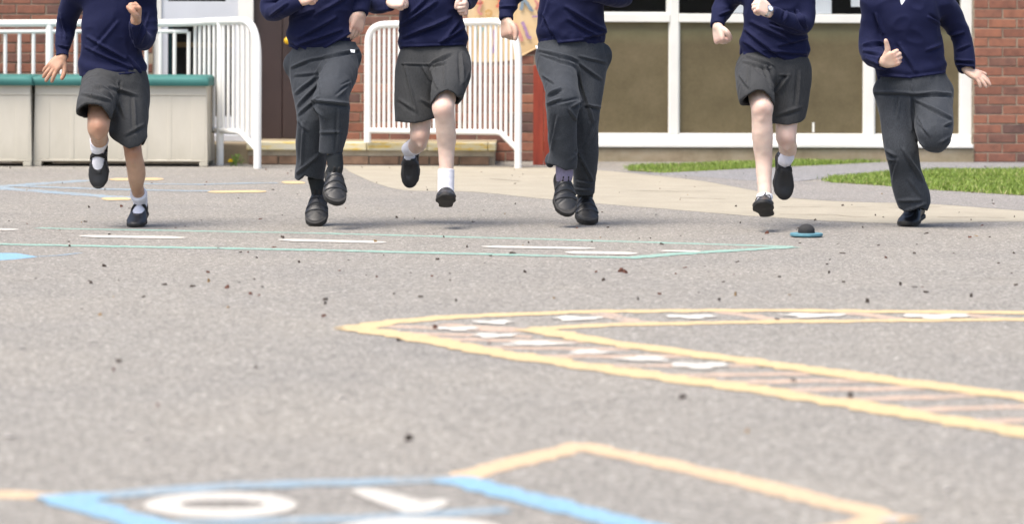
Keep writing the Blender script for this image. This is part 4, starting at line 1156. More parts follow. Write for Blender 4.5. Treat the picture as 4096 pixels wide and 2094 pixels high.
POSES = {'fist': ((75, 95, 60), (75, 95, 60), (78, 95, 60), (80, 95, 60)), 'open': ((8, 12, 8), (4, 10, 6), (8, 14, 10), (14, 18, 12)),
         'relaxed': ((25, 30, 18), (32, 35, 22), (38, 40, 25), (42, 42, 25)), 'hang': ((6, 14, 8), (14, 22, 14), (20, 28, 16), (26, 32, 18)), 'thumbup': ((70, 92, 60), (75, 95, 60), (78, 95, 60), (80, 95, 60)), 'loose': ((55, 75, 40), (62, 80, 45), (66, 80, 45), (68, 80, 45))}
def hand_mesh(wrist, dirv, dorsal, thumb, pose, S=0.155):
    y = np.array(dirv, float); y /= np.linalg.norm(y); z = np.array(dorsal, float); z -= y * z.dot(y); z /= np.linalg.norm(z)
    x = np.cross(y, z)
    if x.dot(np.array(thumb, float)) < 0: x = -x
    M = np.stack([x, y, z], 1); flip = np.linalg.det(M) < 0
    f = Field((-.42 * S, -.38 * S, -.52 * S), (.72 * S, 1.15 * S, .30 * S), 0.0027)
    def t(pts, k): add_tube(f, [(p[0] * S, p[1] * S, p[2] * S, p[3] * S, 1) for p in pts], k * S, 3)
    t([(0, -.09, 0, .108), (0, -.02, 0, .118), (0, .04, 0, .135)], .05)
    for xk in (-.16, -.055, .055, .155):
        t([(xk * .55, .02, 0, .095), (xk * .85, .22, 0, .092), (xk, .44, .012, .072)], .05)
    fl = [(.158, .42, .40, .053), (.055, .45, .45, .055), (-.055, .44, .42, .053), (-.158, .40, .34, .048)]
    sp = {'open': (.20, .05, -.12, -.30)}.get(pose, (.03, .01, -.01, -.04))
    for (xk, y0, ln, r), cu, s_ in zip(fl, POSES[pose], sp):
        ang = 0; p = np.array([xk, y0, .01]); row = [(*p, r * 1.1)]
        for seg, (fr, cdeg) in enumerate(zip((.42, .32, .26), cu)):
            ang += math.radians(cdeg)
            p = p + ln * fr * np.array([math.sin(s_) * math.cos(ang), math.cos(ang) * math.cos(s_), -math.sin(ang)])
            row.append((*p, r * (1.0, .92, .8)[seg]))
        t(row, .008)
    if pose == 'fist': t([(.16, .12, -.02, .085), (.27, .27, -.10, .075), (.22, .42, -.21, .066), (.06, .46, -.27, .056)], .03)
    elif pose == 'loose': t([(.16, .12, -.02, .085), (.27, .28, -.06, .075), (.30, .46, -.08, .064), (.28, .62, -.07, .052)], .03)
    elif pose == 'thumbup': t([(.16, .12, -.02, .085), (.27, .25, -.04, .078), (.42, .30, -.05, .066), (.58, .34, -.04, .055)], .03)
    elif pose == 'open': t([(.15, .10, -.02, .085), (.30, .24, -.06, .07), (.40, .40, -.07, .062), (.45, .54, -.06, .05)], .03)
    else: t([(.15, .10, -.02, .085), (.24, .28, -.09, .07), (.26, .45, -.13, .062), (.24, .60, -.15, .05)], .03)
    V, Q = surface(f); V = relax(V, Q, 1, .4)
    red = np.zeros(len(V)); loc = V / S
    red += 0.35 * np.exp(-((loc[:, 1] - .45) / .08) ** 2) + 0.30 * np.clip((loc[:, 1] - .6) / .4, 0, 1)
    if flip: Q = Q[:, ::-1]
    return np.asarray(wrist) + V @ M.T, Q, np.clip(red, 0, .5)

# ------------------------------------------------------------------ one child
def child(K):
    D = K['D']; s = F / D
    label = K['label']
    def J(t):                      # (x, y, depth offset, radius px, squash)
        x, y = t[0], t[1]; dd = t[2] if len(t) > 2 else 0.0; r = t[3] if len(t) > 3 else 30; q = t[4] if len(t) > 4 else 1.0
        p = P(x, y, D + dd); return (p.x, p.y, p.z, r / s, q)
    def HEM(pl, dd, tilt=0.0):
        q = [P(x, y, D + dd) for x, y in pl]
        return np.array([p.x for p in q]), np.array([p.z for p in q]), D + dd, tilt
    t0 = K['torso'][0]; K['torso'] = [(t0[0], t0[1] + 60, t0[2], t0[3] * .98, t0[4])] + list(K['torso'])
    hem_x = K['torso'][0][0]
    gx = P(hem_x, 600, D).x
    origin = (gx, D, 0.0)
    lo = np.array([gx - .52, D - .55, -0.02]); hi = np.array([gx + .52, D + .62, 1.75])
    # ---- feet first: they fix the ankles
    feet = []
    for ft in K['feet']:
        L = ft.get('L', .215); R = foot_axes(ft['pitch'], ft.get('yaw', 0), ft.get('roll', 0))
        loc0 = np.array([0, .24 * L, .34 * L]); toe = np.array([0, .9 * L, .0])
        if ft.get('ground'):
            g = G(*ft['toe']); tp = np.array([g.x, g.y + .02, .0045])
            A = tp + R @ (loc0 - np.array([0, .86 * L, 0]))
            # rest the lowest point of the sole on the ground
            chk = [R @ (np.array([0, yy * L, .045 * L * max(0, (yy - .72) / .28) ** 2]) - loc0) + A for yy in (.05, .3, .6, .72, .86, .95)]
            A[2] -= min(q[2] for q in chk) - .0045
        else:
            p = P(ft['toe'][0], ft['toe'][1], D + ft['dd']); A = np.array(p) + R @ (loc0 - toe)
        feet.append((ft, L, R, A))
    # ---- body
    f = Field(lo, hi, 0.0065)
    red_spots = []
    tor = [J(t) for t in K['torso']]
    shr = lambda rows, k: [(a, b, c, r * k, q) for a, b, c, r, q in rows]
    add_tube(f, shr(tor, .80), .03)
    sh = K['shoulders']                                      # two shoulder points
    neck0 = J(K['neck'])
    for q_ in sh:
        a = J(q_)
        add_tube(f, [(neck0[0], neck0[1], neck0[2] - .02, .045, .8), (a[0] * .5 + neck0[0] * .5, a[1], a[2] + .01, .042, .9), (a[0], a[1], a[2], .040, 1)], .03)
    head_c = np.array([neck0[0] + K.get('hx', 0), neck0[1] - .045, neck0[2] + .165])
    add_tube(f, [(neck0[0], neck0[1] + .01, neck0[2] - .03, .05, 1), (neck0[0], neck0[1], neck0[2] + .05, .045, 1), (head_c[0], head_c[1] + .02, head_c[2] - .03, .05, 1)], .02)
    add_ell(f, head_c + [0, .015, .03], (.072, .088, .088), .02)          # skull
    add_ell(f, head_c + [0, -.022, -.045], (.055, .060, .075), .03)       # face and jaw
    add_ell(f, head_c + [0, -.082, -.028], (.011, .016, .018), .012)      # nose
    add_ell(f, head_c + [0, -.078, -.068], (.022, .010, .006), .008)      # lips
    for sx in (-1, 1):
        add_ell(f, head_c + [sx * .072, .012, -.02], (.010, .02, .028), .008)   # ears
        add_ell(f, head_c + [sx * .028, -.088, .004], (.015, .014, .009), .004, sub=True)   # eye sockets
    wrists = []
    for arm in K['arms']:
        rows = [J(t) for t in arm['pts']]
        add_tube(f, shr(rows, .56), .02)
        wrists.append(rows[-1])
    for leg, (ft, L, R, A) in zip(K['legs'], feet):
        rows = [J(t) for t in leg['skin']]
        rows[-1] = (A[0], A[1], A[2], rows[-1][3], 1)
        if not K['girl']: rows = [(a_, b_, c_, r_ * .58, q_) for a_, b_, c_, r_, q_ in rows]
        add_tube(f, rows, .03)
        kn = leg.get('knee')
        if kn is not None:
            k_ = J(kn); red_spots.append((np.array(k_[:3]), .036, .55))
            kc = np.array(k_[:3])
            add_ell(f, kc + [0, -.001, .004], (.021, .022, .025), .018)                      # knee cap
            for sx in (-1, 1): add_ell(f, kc + [sx * .017, -.012, -.034], (.009, .014, .012), .01, sub=True) if False else None
            add_ell(f, kc + [0, .010, -.042], (.014, .018, .016), .02)                       # below the knee
        # foot core inside the shoe
        mid_ = A + R @ np.array([0, .12 * L, -.16 * L]); ball = A + R @ np.array([0, .40 * L, -.25 * L])
        add_tube(f, [(*A, .021, 1), (*mid_, .017, 1), (*ball, .012, 1)], .012)
    V, Q = surface(f); V = relax(V, Q, 2)
    V = V + vnormals(V, Q) * (.0016 * vnoise(V * 22) + .001 * vnoise(V * 47 + 3))[:, None]
    red = np.zeros(len(V))
    for c_, r_, a_ in red_spots: red += a_ * np.exp(-((V - c_) ** 2).sum(1) / r_ ** 2)
    Vs, Qs, Rs, off = [V], [Q], [red], len(V)
    for arm, wr in zip(K['arms'], wrists):
        hd = arm['hand']
        hv, hq, hr = hand_mesh(wr[:3], hd['dir'], hd['dorsal'], hd['thumb'], hd['pose'], hd.get('S', .155))
        Vs.append(hv); Qs.append(hq + off); Rs.append(hr); off += len(hv)
    person = quad_mesh('person', np.concatenate(Vs), np.concatenate(Qs), MATS[K['skin']], None, origin, {'red': np.concatenate(Rs)})
    tag(person, label, 'person', 'children running abreast')
    # eyes, hair
    for sx in (-1, 1):
        fe = Field(head_c + [sx * .028 - .02, -.11, -.02], head_c + [sx * .028 + .02, -.04, .03], .003)
        add_ell(fe, head_c + [sx * .028, -.072, .004], (.013, .012, .011), 0)
        v, q = surface(fe); ey = quad_mesh('eye', v, q, MATS['white_shirt'], person, origin)
        fe = Field(head_c + [sx * .028 - .02, -.11, -.02], head_c + [sx * .028 + .02, -.04, .03], .002)
        add_ell(fe, head_c + [sx * .028, -.081, .003], (.0055, .005, .0055), 0)
        v, q = surface(fe); quad_mesh('iris', v, q, MATS['eye_dark'], ey, origin)
    fh = Field(head_c - [.13, .13, .20], head_c + [.13, .16, .16], .006)
    add_ell(fh, head_c + [0, .028, .042], (.086, .098, .092), .0)
    if K['girl']: add_tube(fh, [(head_c[0], head_c[1] + .10, head_c[2] + .05, .03, 1), (head_c[0], head_c[1] + .14, head_c[2] - .02, .035, 1), (head_c[0] + .02, head_c[1] + .13, head_c[2] - .14, .018, 1)], .02)
    add_ell(fh, head_c + [0, -.085, -.045], (.075, .085, .085), 0, sub=True)
    v, q = surface(fh); v = relax(v, q, 1)
    quad_mesh('hair', v, q, MATS[K['hair']], person, origin)
    # ---- jumper
    f = Field(lo + [0, 0, .45], hi - [0, 0, .2], 0.005)
    jh = HEM(K['hem'], -.09)
    add_tube(f, tor, .02, hem=jh, hollow=.011, deep=.03)
    for q_, arm in zip(sh, K['arms']):
        rows = [J(t) for t in arm['pts']]
        a = J(q_)
        add_tube(f, [(neck0[0], neck0[1] + .01, neck0[2] - .055, .055, .9), (a[0] * .6 + neck0[0] * .4, a[1], a[2] - .01, .056, 1), (a[0], a[1], a[2] - .01, .058, 1)], .035)
        add_tube(f, rows, .028, cut_end=True, hollow=.009, deep=.03)
    # neck opening with V
    add_tube(f, [(neck0[0], neck0[1] - .01, neck0[2] - .05, .052, 1), (neck0[0], neck0[1], neck0[2] + .1, .075, 1)], 0, sub=True)
    vb = P(*K['vneck'], D - .1)
    sl, c = f.sub((gx - .2, D - .35, vb.z - .02), (gx + .2, D - .0, neck0[2] + .1))
    X, Y, Z = c
    wedge = np.maximum(np.abs(X - (vb.x + (neck0[0] - vb.x) * np.clip((Z - vb.z) / max(.05, neck0[2] - vb.z), 0, 1))) - (Z - vb.z) * .55, Y - (neck0[1] + .0))
    f.F[sl] = np.maximum(f.F[sl], -np.broadcast_to(wedge, f.F[sl].shape))
    # hollow hem
    t0 = tor[0]; t1 = tor[1]; dv = np.array(t0[:3]) - np.array(t1[:3]); dv /= np.linalg.norm(dv)
    V, Q = surface(f); V = relax(V, Q, 1, .4)
    V = creases(V, Q, K['jcrease'], D, K['seed'], amp=2.9, base=.0065, fscale=(7, 7, 10))
    th = (V[:, 2] - np.interp(V[:, 0], jh[0], jh[1])) / .036          # ribbed welt and the blouse above it
    Nn = vnormals(V, Q); Nn[:, 2] = 0
    onb = np.abs(V[:, 0] - tor[1][0]) < tor[1][3] * 1.15
    V = V + Nn * (onb * (-.006 * np.clip(1.15 - th, 0, 1) * (th > -.6) + .006 * np.exp(-((th - 1.7) / .6) ** 2)))[:, None]
    quad_mesh('jumper', V, Q, MATS['navy_knit'], person, origin)
    # ---- shirt and collar
    f = Field(lo + [0, 0, .9], hi, 0.006)
    up_ = [r for r in tor if r[2] > vb.z - .12] 
    add_tube(f, shr(tor[-3:], .93), .02)
    for sx in (-1, 1):
        add_tube(f, [(vb.x + sx * .006, vb.y + .02, vb.z + .035, .010, 1), (vb.x * .3 + neck0[0] * .7 + sx * .045, neck0[1] - .062, neck0[2] - .015, .014, 1), (neck0[0] + sx * .066, neck0[1] + .0, neck0[2] + .012, .013, 1), (neck0[0], neck0[1] + .06, neck0[2] + .02, .013, 1)], .004)
    V, Q = surface(f); V = relax(V, Q, 1)
    quad_mesh('shirt', V, Q, MATS['white_shirt'], person, origin)
    # ---- trousers or skirt
    f = Field(lo + [0, 0, .0], np.array([hi[0], hi[1], 1.25]), 0.005)
    wa = [J(t) for t in K['waist']]
    add_tube(f, wa, K.get('wk', .03), cut_start=True)
    hems = []
    for leg in K['legs']:
        rows = [J(t) for t in leg['cloth']]
        if 'hem' in leg: add_tube(f, rows, leg.get('k', .03), hem=HEM(leg['hem'], leg['hemdd'], leg.get('tilt', 0)), hollow=.012, deep=.05)
        else: add_tube(f, rows, leg.get('k', .03), cut_end=True, hollow=.012, deep=.05)
    for e in K.get('bulges', []):
        a = J(e); add_ell(f, np.array(a[:3]), (a[3], a[3] * .8, a[3] * e[5] if len(e) > 5 else a[3]), .03)
    V, Q = surface(f); V = relax(V, Q, 1, .4)
    V = creases(V, Q, K['ccrease'], D, K['seed'] + 5, base=K.get('cbase', .0035), fscale=K.get('cscale', (13, 13, 6)))
    quad_mesh('skirt' if K['girl'] else 'trousers', V, Q, MATS['grey_skirt' if K['girl'] else 'grey_wool'], person, origin)
    # ---- socks and shoes
    for i, (leg, (ft, L, R, A)) in enumerate(zip(K['legs'], feet)):
        rows = [J(t) for t in leg['skin']]; rows[-1] = (A[0], A[1], A[2], rows[-1][3], 1)
        RR = resample(rows, 10)[::-1]
        so = leg.get('sock', 40) / s; sr = leg.get('sockr', 25) / s
        cum = np.concatenate([[0], np.cumsum(np.linalg.norm(np.diff(RR[:, :3], axis=0), axis=1))])
        at = lambda q: np.array([np.interp(q, cum, RR[:, j]) for j in range(4)])
        shoe, sv, sq = make_shoe(ft['style'], L, A, R, origin, person, None, None, sr, 1 if i else -1)
        fs_ = Field(A - .19, A + .21, .0042)
        rings = []
        for kk in range(9):
            u = so * (1 - kk / 8.0); q = at(u); w_ = 1 + .03 * math.sin(kk * 2.4 + i)
            rings.append((q[0], q[1], q[2], max(sr, q[3] + .0035) * w_, 1))
        rings.append((*(A + R @ np.array([0, .04 * L, -.12 * L])), sr * .95, 1))
        add_tube(fs_, rings, .01, n=2, cut_start=True)
        if leg.get('cuff'):
            q0, q1 = at(so), at(so * .7); add_tube(fs_, [(*q0[:3], max(sr, q0[3]) + .007, 1), (*q1[:3], max(sr, q1[3]) + .008, 1)], .003, cut_start=True)
        v2, q2 = surface(fs_)
        quad_mesh('sock', np.concatenate([v2, sv]), np.concatenate([q2, sq + len(v2)]), MATS[leg['sockmat']], person, origin)
    return person, J, origin

# ------------------------------------------------------------------ the six children (joints measured on the photograph)
# torso rows run hem -> neck: x, y, depth, half width px, depth squash
CH = []
CH.append(dict(D=13.35, girl=True, skin='skin_tan', hair='hair_brown', seed=1, vneck=(452, -20), hem=[(316, 302), (340, 314), (460, 330), (573, 318), (580, 300)], neck=(455, -80), hx=.0,
    label='person in navy jumper and grey skirt with black bar shoes, one knee raised',
    torso=[(452, 326, 0, 126, .66), (449, 300, 0, 134, .66), (448, 262, 0, 128, .66), (446, 200, -.01, 120, .66), (447, 120, -.02, 116, .66), (450, 50, -.02, 118, .66), (452, -10, -.02, 112, .62), (454, -50, -.02, 80, .7)],
    shoulders=[(335, -38, -.01), (572, -42, -.02)],
    arms=[dict(pts=[(318, -30, .0, 50), (285, 25, .05, 45), (267, 90, .10, 40), (260, 135, .10, 38), (252, 180, .06, 33), (250, 205, .04, 25), (249, 230, .02, 25)], hand=dict(dir=(-.62, -.25, -.75), dorsal=(-.2, -.9, .3), thumb=(1, 0, -.2), pose='open', S=.15)),
          dict(pts=[(572, -35, -.02, 50), (585, 40, .0, 44), (582, 120, -.02, 42), (575, 165, -.07, 38), (556, 140, -.16, 32), (545, 105, -.20, 27), (543, 86, -.22, 26)], hand=dict(dir=(.1, -.35, .9), dorsal=(.85, .4, .1), thumb=(-.3, -.9, .3), pose='fist', S=.168))],
    waist=[(455, 292, 0, 116, .7), (455, 340, 0, 118, .72), (450, 380, -.01, 108, .8)], wk=.05,
    legs=[dict(skin=[(405, 350, -.02, 52), (400, 420, -.18, 47), (394, 498, -.30, 42), (393, 525, -.28, 36), (397, 560, -.12, 32), (400, 585, .02, 21)], knee=(394, 512, -.335),
               cloth=[(420, 335, -.02, 84), (396, 365, -.12, 74), (388, 400, -.22, 72), (378, 436, -.30, 70), (374, 490, -.33, 66)], hem=[(300, 438), (345, 420), (405, 425), (440, 458)], hemdd=-0.36, tilt=0.45, k=.05, sock=46, sockr=24, sockmat='white_sock'),
          dict(skin=[(500, 350, 0, 62), (518, 470, -.06, 48), (530, 595, -.12, 34), (534, 620, -.115, 33), (546, 690, -.08, 35), (547, 740, -.04, 27), (548, 790, 0, 20)], knee=(531, 610, -.152),
               cloth=[(502, 335, 0, 82), (514, 400, -.02, 80), (512, 470, -.06, 78, 1.15), (512, 530, -.10, 72, 1.25), (520, 580, -.12, 66, 1.3), (526, 650, -.12, 60, 1.3)], hem=[(420, 515), (432, 541), (498, 581), (523, 591), (560, 583), (585, 540)], hemdd=-0.16, tilt=0, k=.06, sock=66, sockr=26, cuff=True, sockmat='white_sock')],
    feet=[dict(toe=(396, 732), dd=-.06, pitch=76, yaw=-4, style='bar', L=.225), dict(toe=(541, 909), ground=True, pitch=15, yaw=-3, style='bar', L=.225)],
    jcrease=[(360, 150, 500, 235, 9, .006), (350, 190, 520, 270, 8, .005), (470, 90, 380, 200, 10, .003), (340, 300, 440, 305, 6, .003), (520, 230, 565, 300, 8, .004), (245, 60, 262, 150, 8, .004), (232, 180, 282, 190, 5, .004), (595, 60, 560, 170, 8, .005), (530, 110, 545, 185, 7, .004), (455, 300, 560, 290, 7, .004)],
    ccrease=[(362, 320, 452, 390, 9, .006), (370, 340, 440, 360, 6, .004), (330, 375, 440, 400, 8, .005), (440, 345, 540, 380, 9, .007), (450, 350, 500, 470, 9, .005), (535, 395, 540, 520, 9, .005), (500, 540, 570, 500, 8, .005), (480, 330, 470, 400, 8, -.005), (365, 335, 368, 400, 4, .003)], cbase=.003))
CH.append(dict(D=13.5, girl=False, skin='skin_fair', hair='hair_brown', seed=2, vneck=(1285, -60), hem=[(1160, 185), (1175, 195), (1259, 220), (1317, 208), (1401, 176), (1410, 170)], neck=(1287, -115),
    label='person in navy jumper, grey trousers and charcoal socks, open hand by the pocket',
    torso=[(1285, 202, 0, 118, .66), (1281, 178, 0, 125, .66), (1280, 140, -.01, 126, .66), (1280, 90, -.02, 122, .66), (1282, 20, -.03, 122, .66), (1284, -40, -.03, 118, .62), (1286, -85, -.03, 80, .7)],
    shoulders=[(1165, -72, -.03), (1408, -72, -.01)],
    arms=[dict(pts=[(1150, -62, -.02, 50), (1105, -15, .02, 46), (1082, 38, .02, 38), (1100, 50, -.04, 34), (1145, 30, -.13, 32), (1190, 8, -.18, 28), (1205, 2, -.19, 27)], hand=dict(dir=(.8, -.5, .3), dorsal=(-.2, -.8, .5), thumb=(0, -.2, 1), pose='fist', S=.15)),
          dict(pts=[(1412, -60, 0, 48), (1432, -30, .03, 42), (1440, 0, .03, 36), (1440, 30, .0, 31), (1440, 55, -.02, 27)], hand=dict(dir=(-.26, -.15, -.95), dorsal=(.6, -.75, -.1), thumb=(-.7, -.6, 0), pose='hang', S=.172))],
    waist=[(1300, 165, 0, 118, .66), (1298, 215, 0, 126, .7), (1292, 262, 0, 128, .74), (1285, 292, 0, 112, .8)], wk=.03,
    legs=[dict(skin=[(1225, 270, 0, 55), (1232, 370, -.08, 48), (1240, 490, -.12, 38), (1245, 620, -.02, 33), (1254, 760, .04, 22)],
               cloth=[(1238, 255, 0, 78), (1240, 320, -.03, 76), (1246, 400, -.08, 66), (1248, 480, -.11, 61), (1246, 560, -.08, 62), (1244, 640, -.04, 58, 1.1), (1238, 708, .0, 58, 1.2), (1238, 770, .0, 56, 1.2)], hem=[(1175, 714), (1195, 722), (1217, 702), (1293, 720)], hemdd=-0.06, tilt=0, sock=60, sockr=27, sockmat='charcoal_sock'),
          dict(skin=[(1345, 265, -.02, 56), (1338, 330, -.16, 50), (1328, 400, -.29, 42), (1326, 500, -.26, 36), (1320, 640, -.20, 24)],
               cloth=[(1350, 245, -.02, 84), (1350, 290, -.10, 78), (1338, 345, -.21, 66), (1326, 402, -.29, 66), (1338, 460, -.28, 58), (1336, 530, -.26, 53), (1324, 610, -.24, 44, 1.2), (1322, 665, -.23, 42, 1.2)], hem=[(1275, 608), (1295, 615), (1362, 620)], hemdd=-0.27, tilt=0, sock=55, sockr=27, sockmat='charcoal_sock')],
    feet=[dict(toe=(1264, 904), ground=True, pitch=38, yaw=-3, style='velcro', L=.238), dict(toe=(1341, 812), dd=-.34, pitch=38, yaw=9, roll=-6, style='velcro', L=.238)],
    bulges=[(1160, 258, 0, 26, 1, 1.4), (1424, 225, -.02, 22, 1, 1.2), (1268, 402, -.27, 16, 1, 1.5), (1384, 432, -.24, 16, 1, 1.6)],
    jcrease=[(1200, 150, 1340, 70, 10, .005), (1190, 180, 1360, 120, 10, .005), (1300, 190, 1400, 130, 8, .005), (1180, 70, 1250, 40, 9, .004), (1085, 60, 1150, 15, 7, .004), (1260, 60, 1380, -10, 10, .004), (1170, 170, 1230, 200, 7, .004)],
    ccrease=[(1250, 236, 1430, 200, 7, .007), (1170, 268, 1245, 235, 7, .006), (1180, 300, 1270, 290, 8, .004), (1185, 370, 1270, 300, 9, .007), (1192, 420, 1275, 330, 9, .007), (1195, 455, 1270, 390, 8, .006), (1275, 300, 1280, 370, 6, .004), (1256, 400, 1390, 415, 8, .010), (1262, 430, 1300, 470, 8, .007), (1390, 350, 1350, 385, 7, .006), (1400, 330, 1370, 345, 6, .005), (1285, 530, 1360, 525, 7, .006), (1190, 480, 1230, 520, 8, .006),
             (1215, 490, 1208, 650, 10, .006), (1190, 690, 1270, 620, 9, .007), (1355, 440, 1350, 600, 8, .005), (1300, 250, 1262, 310, 8, -.005)]))
CH.append(dict(D=13.6, girl=True, skin='skin_pale', hair='hair_fair', seed=3, vneck=(1722, -70), hem=[(1600, 219), (1695, 222), (1859, 202), (1870, 198)], neck=(1720, -120),
    label='person in navy jumper, grey skirt, white ankle socks and black slip-on loafers, mid-stride',
    torso=[(1733, 214, 0, 125, .66), (1732, 188, 0, 127, .66), (1732, 172, 0, 133, .66), (1728, 130, -.01, 128, .66), (1722, 70, -.02, 122, .66), (1720, 10, -.03, 120, .66), (1720, -45, -.03, 116, .62), (1720, -90, -.03, 80, .7)],
    shoulders=[(1602, -78, -.03), (1838, -78, .0)],
    arms=[dict(pts=[(1590, -65, -.02, 48), (1530, -20, .03, 44), (1495, 18, .03, 36), (1515, 22, -.03, 33), (1545, 15, -.09, 29), (1562, 12, -.12, 27)], hand=dict(dir=(.9, -.4, .05), dorsal=(-.2, -.7, .65), thumb=(0, -.3, 1), pose='fist', S=.145)),
          dict(pts=[(1842, -65, .0, 46), (1866, -30, .12, 42), (1872, 0, .18, 36), (1862, 5, .10, 32), (1858, 12, .0, 26), (1857, 18, -.04, 25)], hand=dict(dir=(.05, -.9, -.30), dorsal=(.9, 0, .1), thumb=(-.2, 0, 1), pose='fist', S=.15))],
    waist=[(1733, 190, 0, 116, .68), (1732, 235, 0, 124, .72), (1730, 272, 0, 126, .78)], wk=.05,
    legs=[dict(skin=[(1690, 270, 0, 48), (1685, 400, -.04, 46), (1680, 525, -.08, 39), (1678, 548, -.07, 35), (1670, 578, .06, 33), (1662, 595, .20, 22)], knee=(1682, 545, -.115),
               cloth=[(1676, 262, 0, 84), (1666, 320, -.01, 85), (1666, 400, -.03, 86), (1668, 482, -.05, 85), (1668, 545, -.06, 84)], hem=[(1580, 486), (1653, 492), (1700, 484), (1735, 474)], hemdd=-0.1, tilt=0, k=.05, sock=62, sockr=26, sockmat='white_sock'),
          dict(skin=[(1790, 275, -.02, 50), (1785, 350, -.17, 45), (1773, 428, -.29, 42), (1776, 455, -.29, 38), (1785, 540, -.25, 38), (1785, 610, -.23, 31), (1782, 680, -.22, 25)], knee=(1773, 436, -.325),
               cloth=[(1795, 252, -.02, 86), (1806, 292, -.12, 76), (1798, 335, -.20, 68), (1788, 376, -.26, 62), (1782, 435, -.30, 58)], hem=[(1730, 402), (1753, 375), (1790, 361), (1815, 370), (1830, 384), (1870, 340)], hemdd=-0.33, tilt=0.45, k=.05, sock=78, sockr=30, sockmat='white_sock')],
    feet=[dict(toe=(1643, 730), dd=.20, pitch=78, yaw=-14, style='loafer', L=.228), dict(toe=(1785, 796), dd=-.42, pitch=-14, yaw=2, style='loafer', L=.228)],
    jcrease=[(1610, 100, 1740, 10, 10, .006), (1615, 150, 1800, 70, 10, .006), (1640, 60, 1700, 0, 9, .004), (1760, 170, 1850, 110, 9, .006), (1780, 150, 1830, 90, 8, .005), (1690, 120, 1790, 85, 9, .004), (1610, 186, 1850, 178, 6, .006), (1500, 40, 1560, 35, 7, .003)],
    ccrease=[(1610, 256, 1720, 258, 5, .004), (1720, 258, 1800, 215, 7, .008), (1725, 262, 1780, 250, 7, .006), (1722, 262, 1750, 350, 9, .008), (1620, 260, 1665, 450, 7, .006), (1690, 265, 1720, 320, 7, .005), (1845, 215, 1850, 330, 8, .007), (1855, 330, 1880, 280, 7, .005), (1780, 240, 1778, 340, 5, .004), (1600, 400, 1660, 440, 10, .004), (1690, 400, 1735, 430, 9, .004)], cbase=.003))
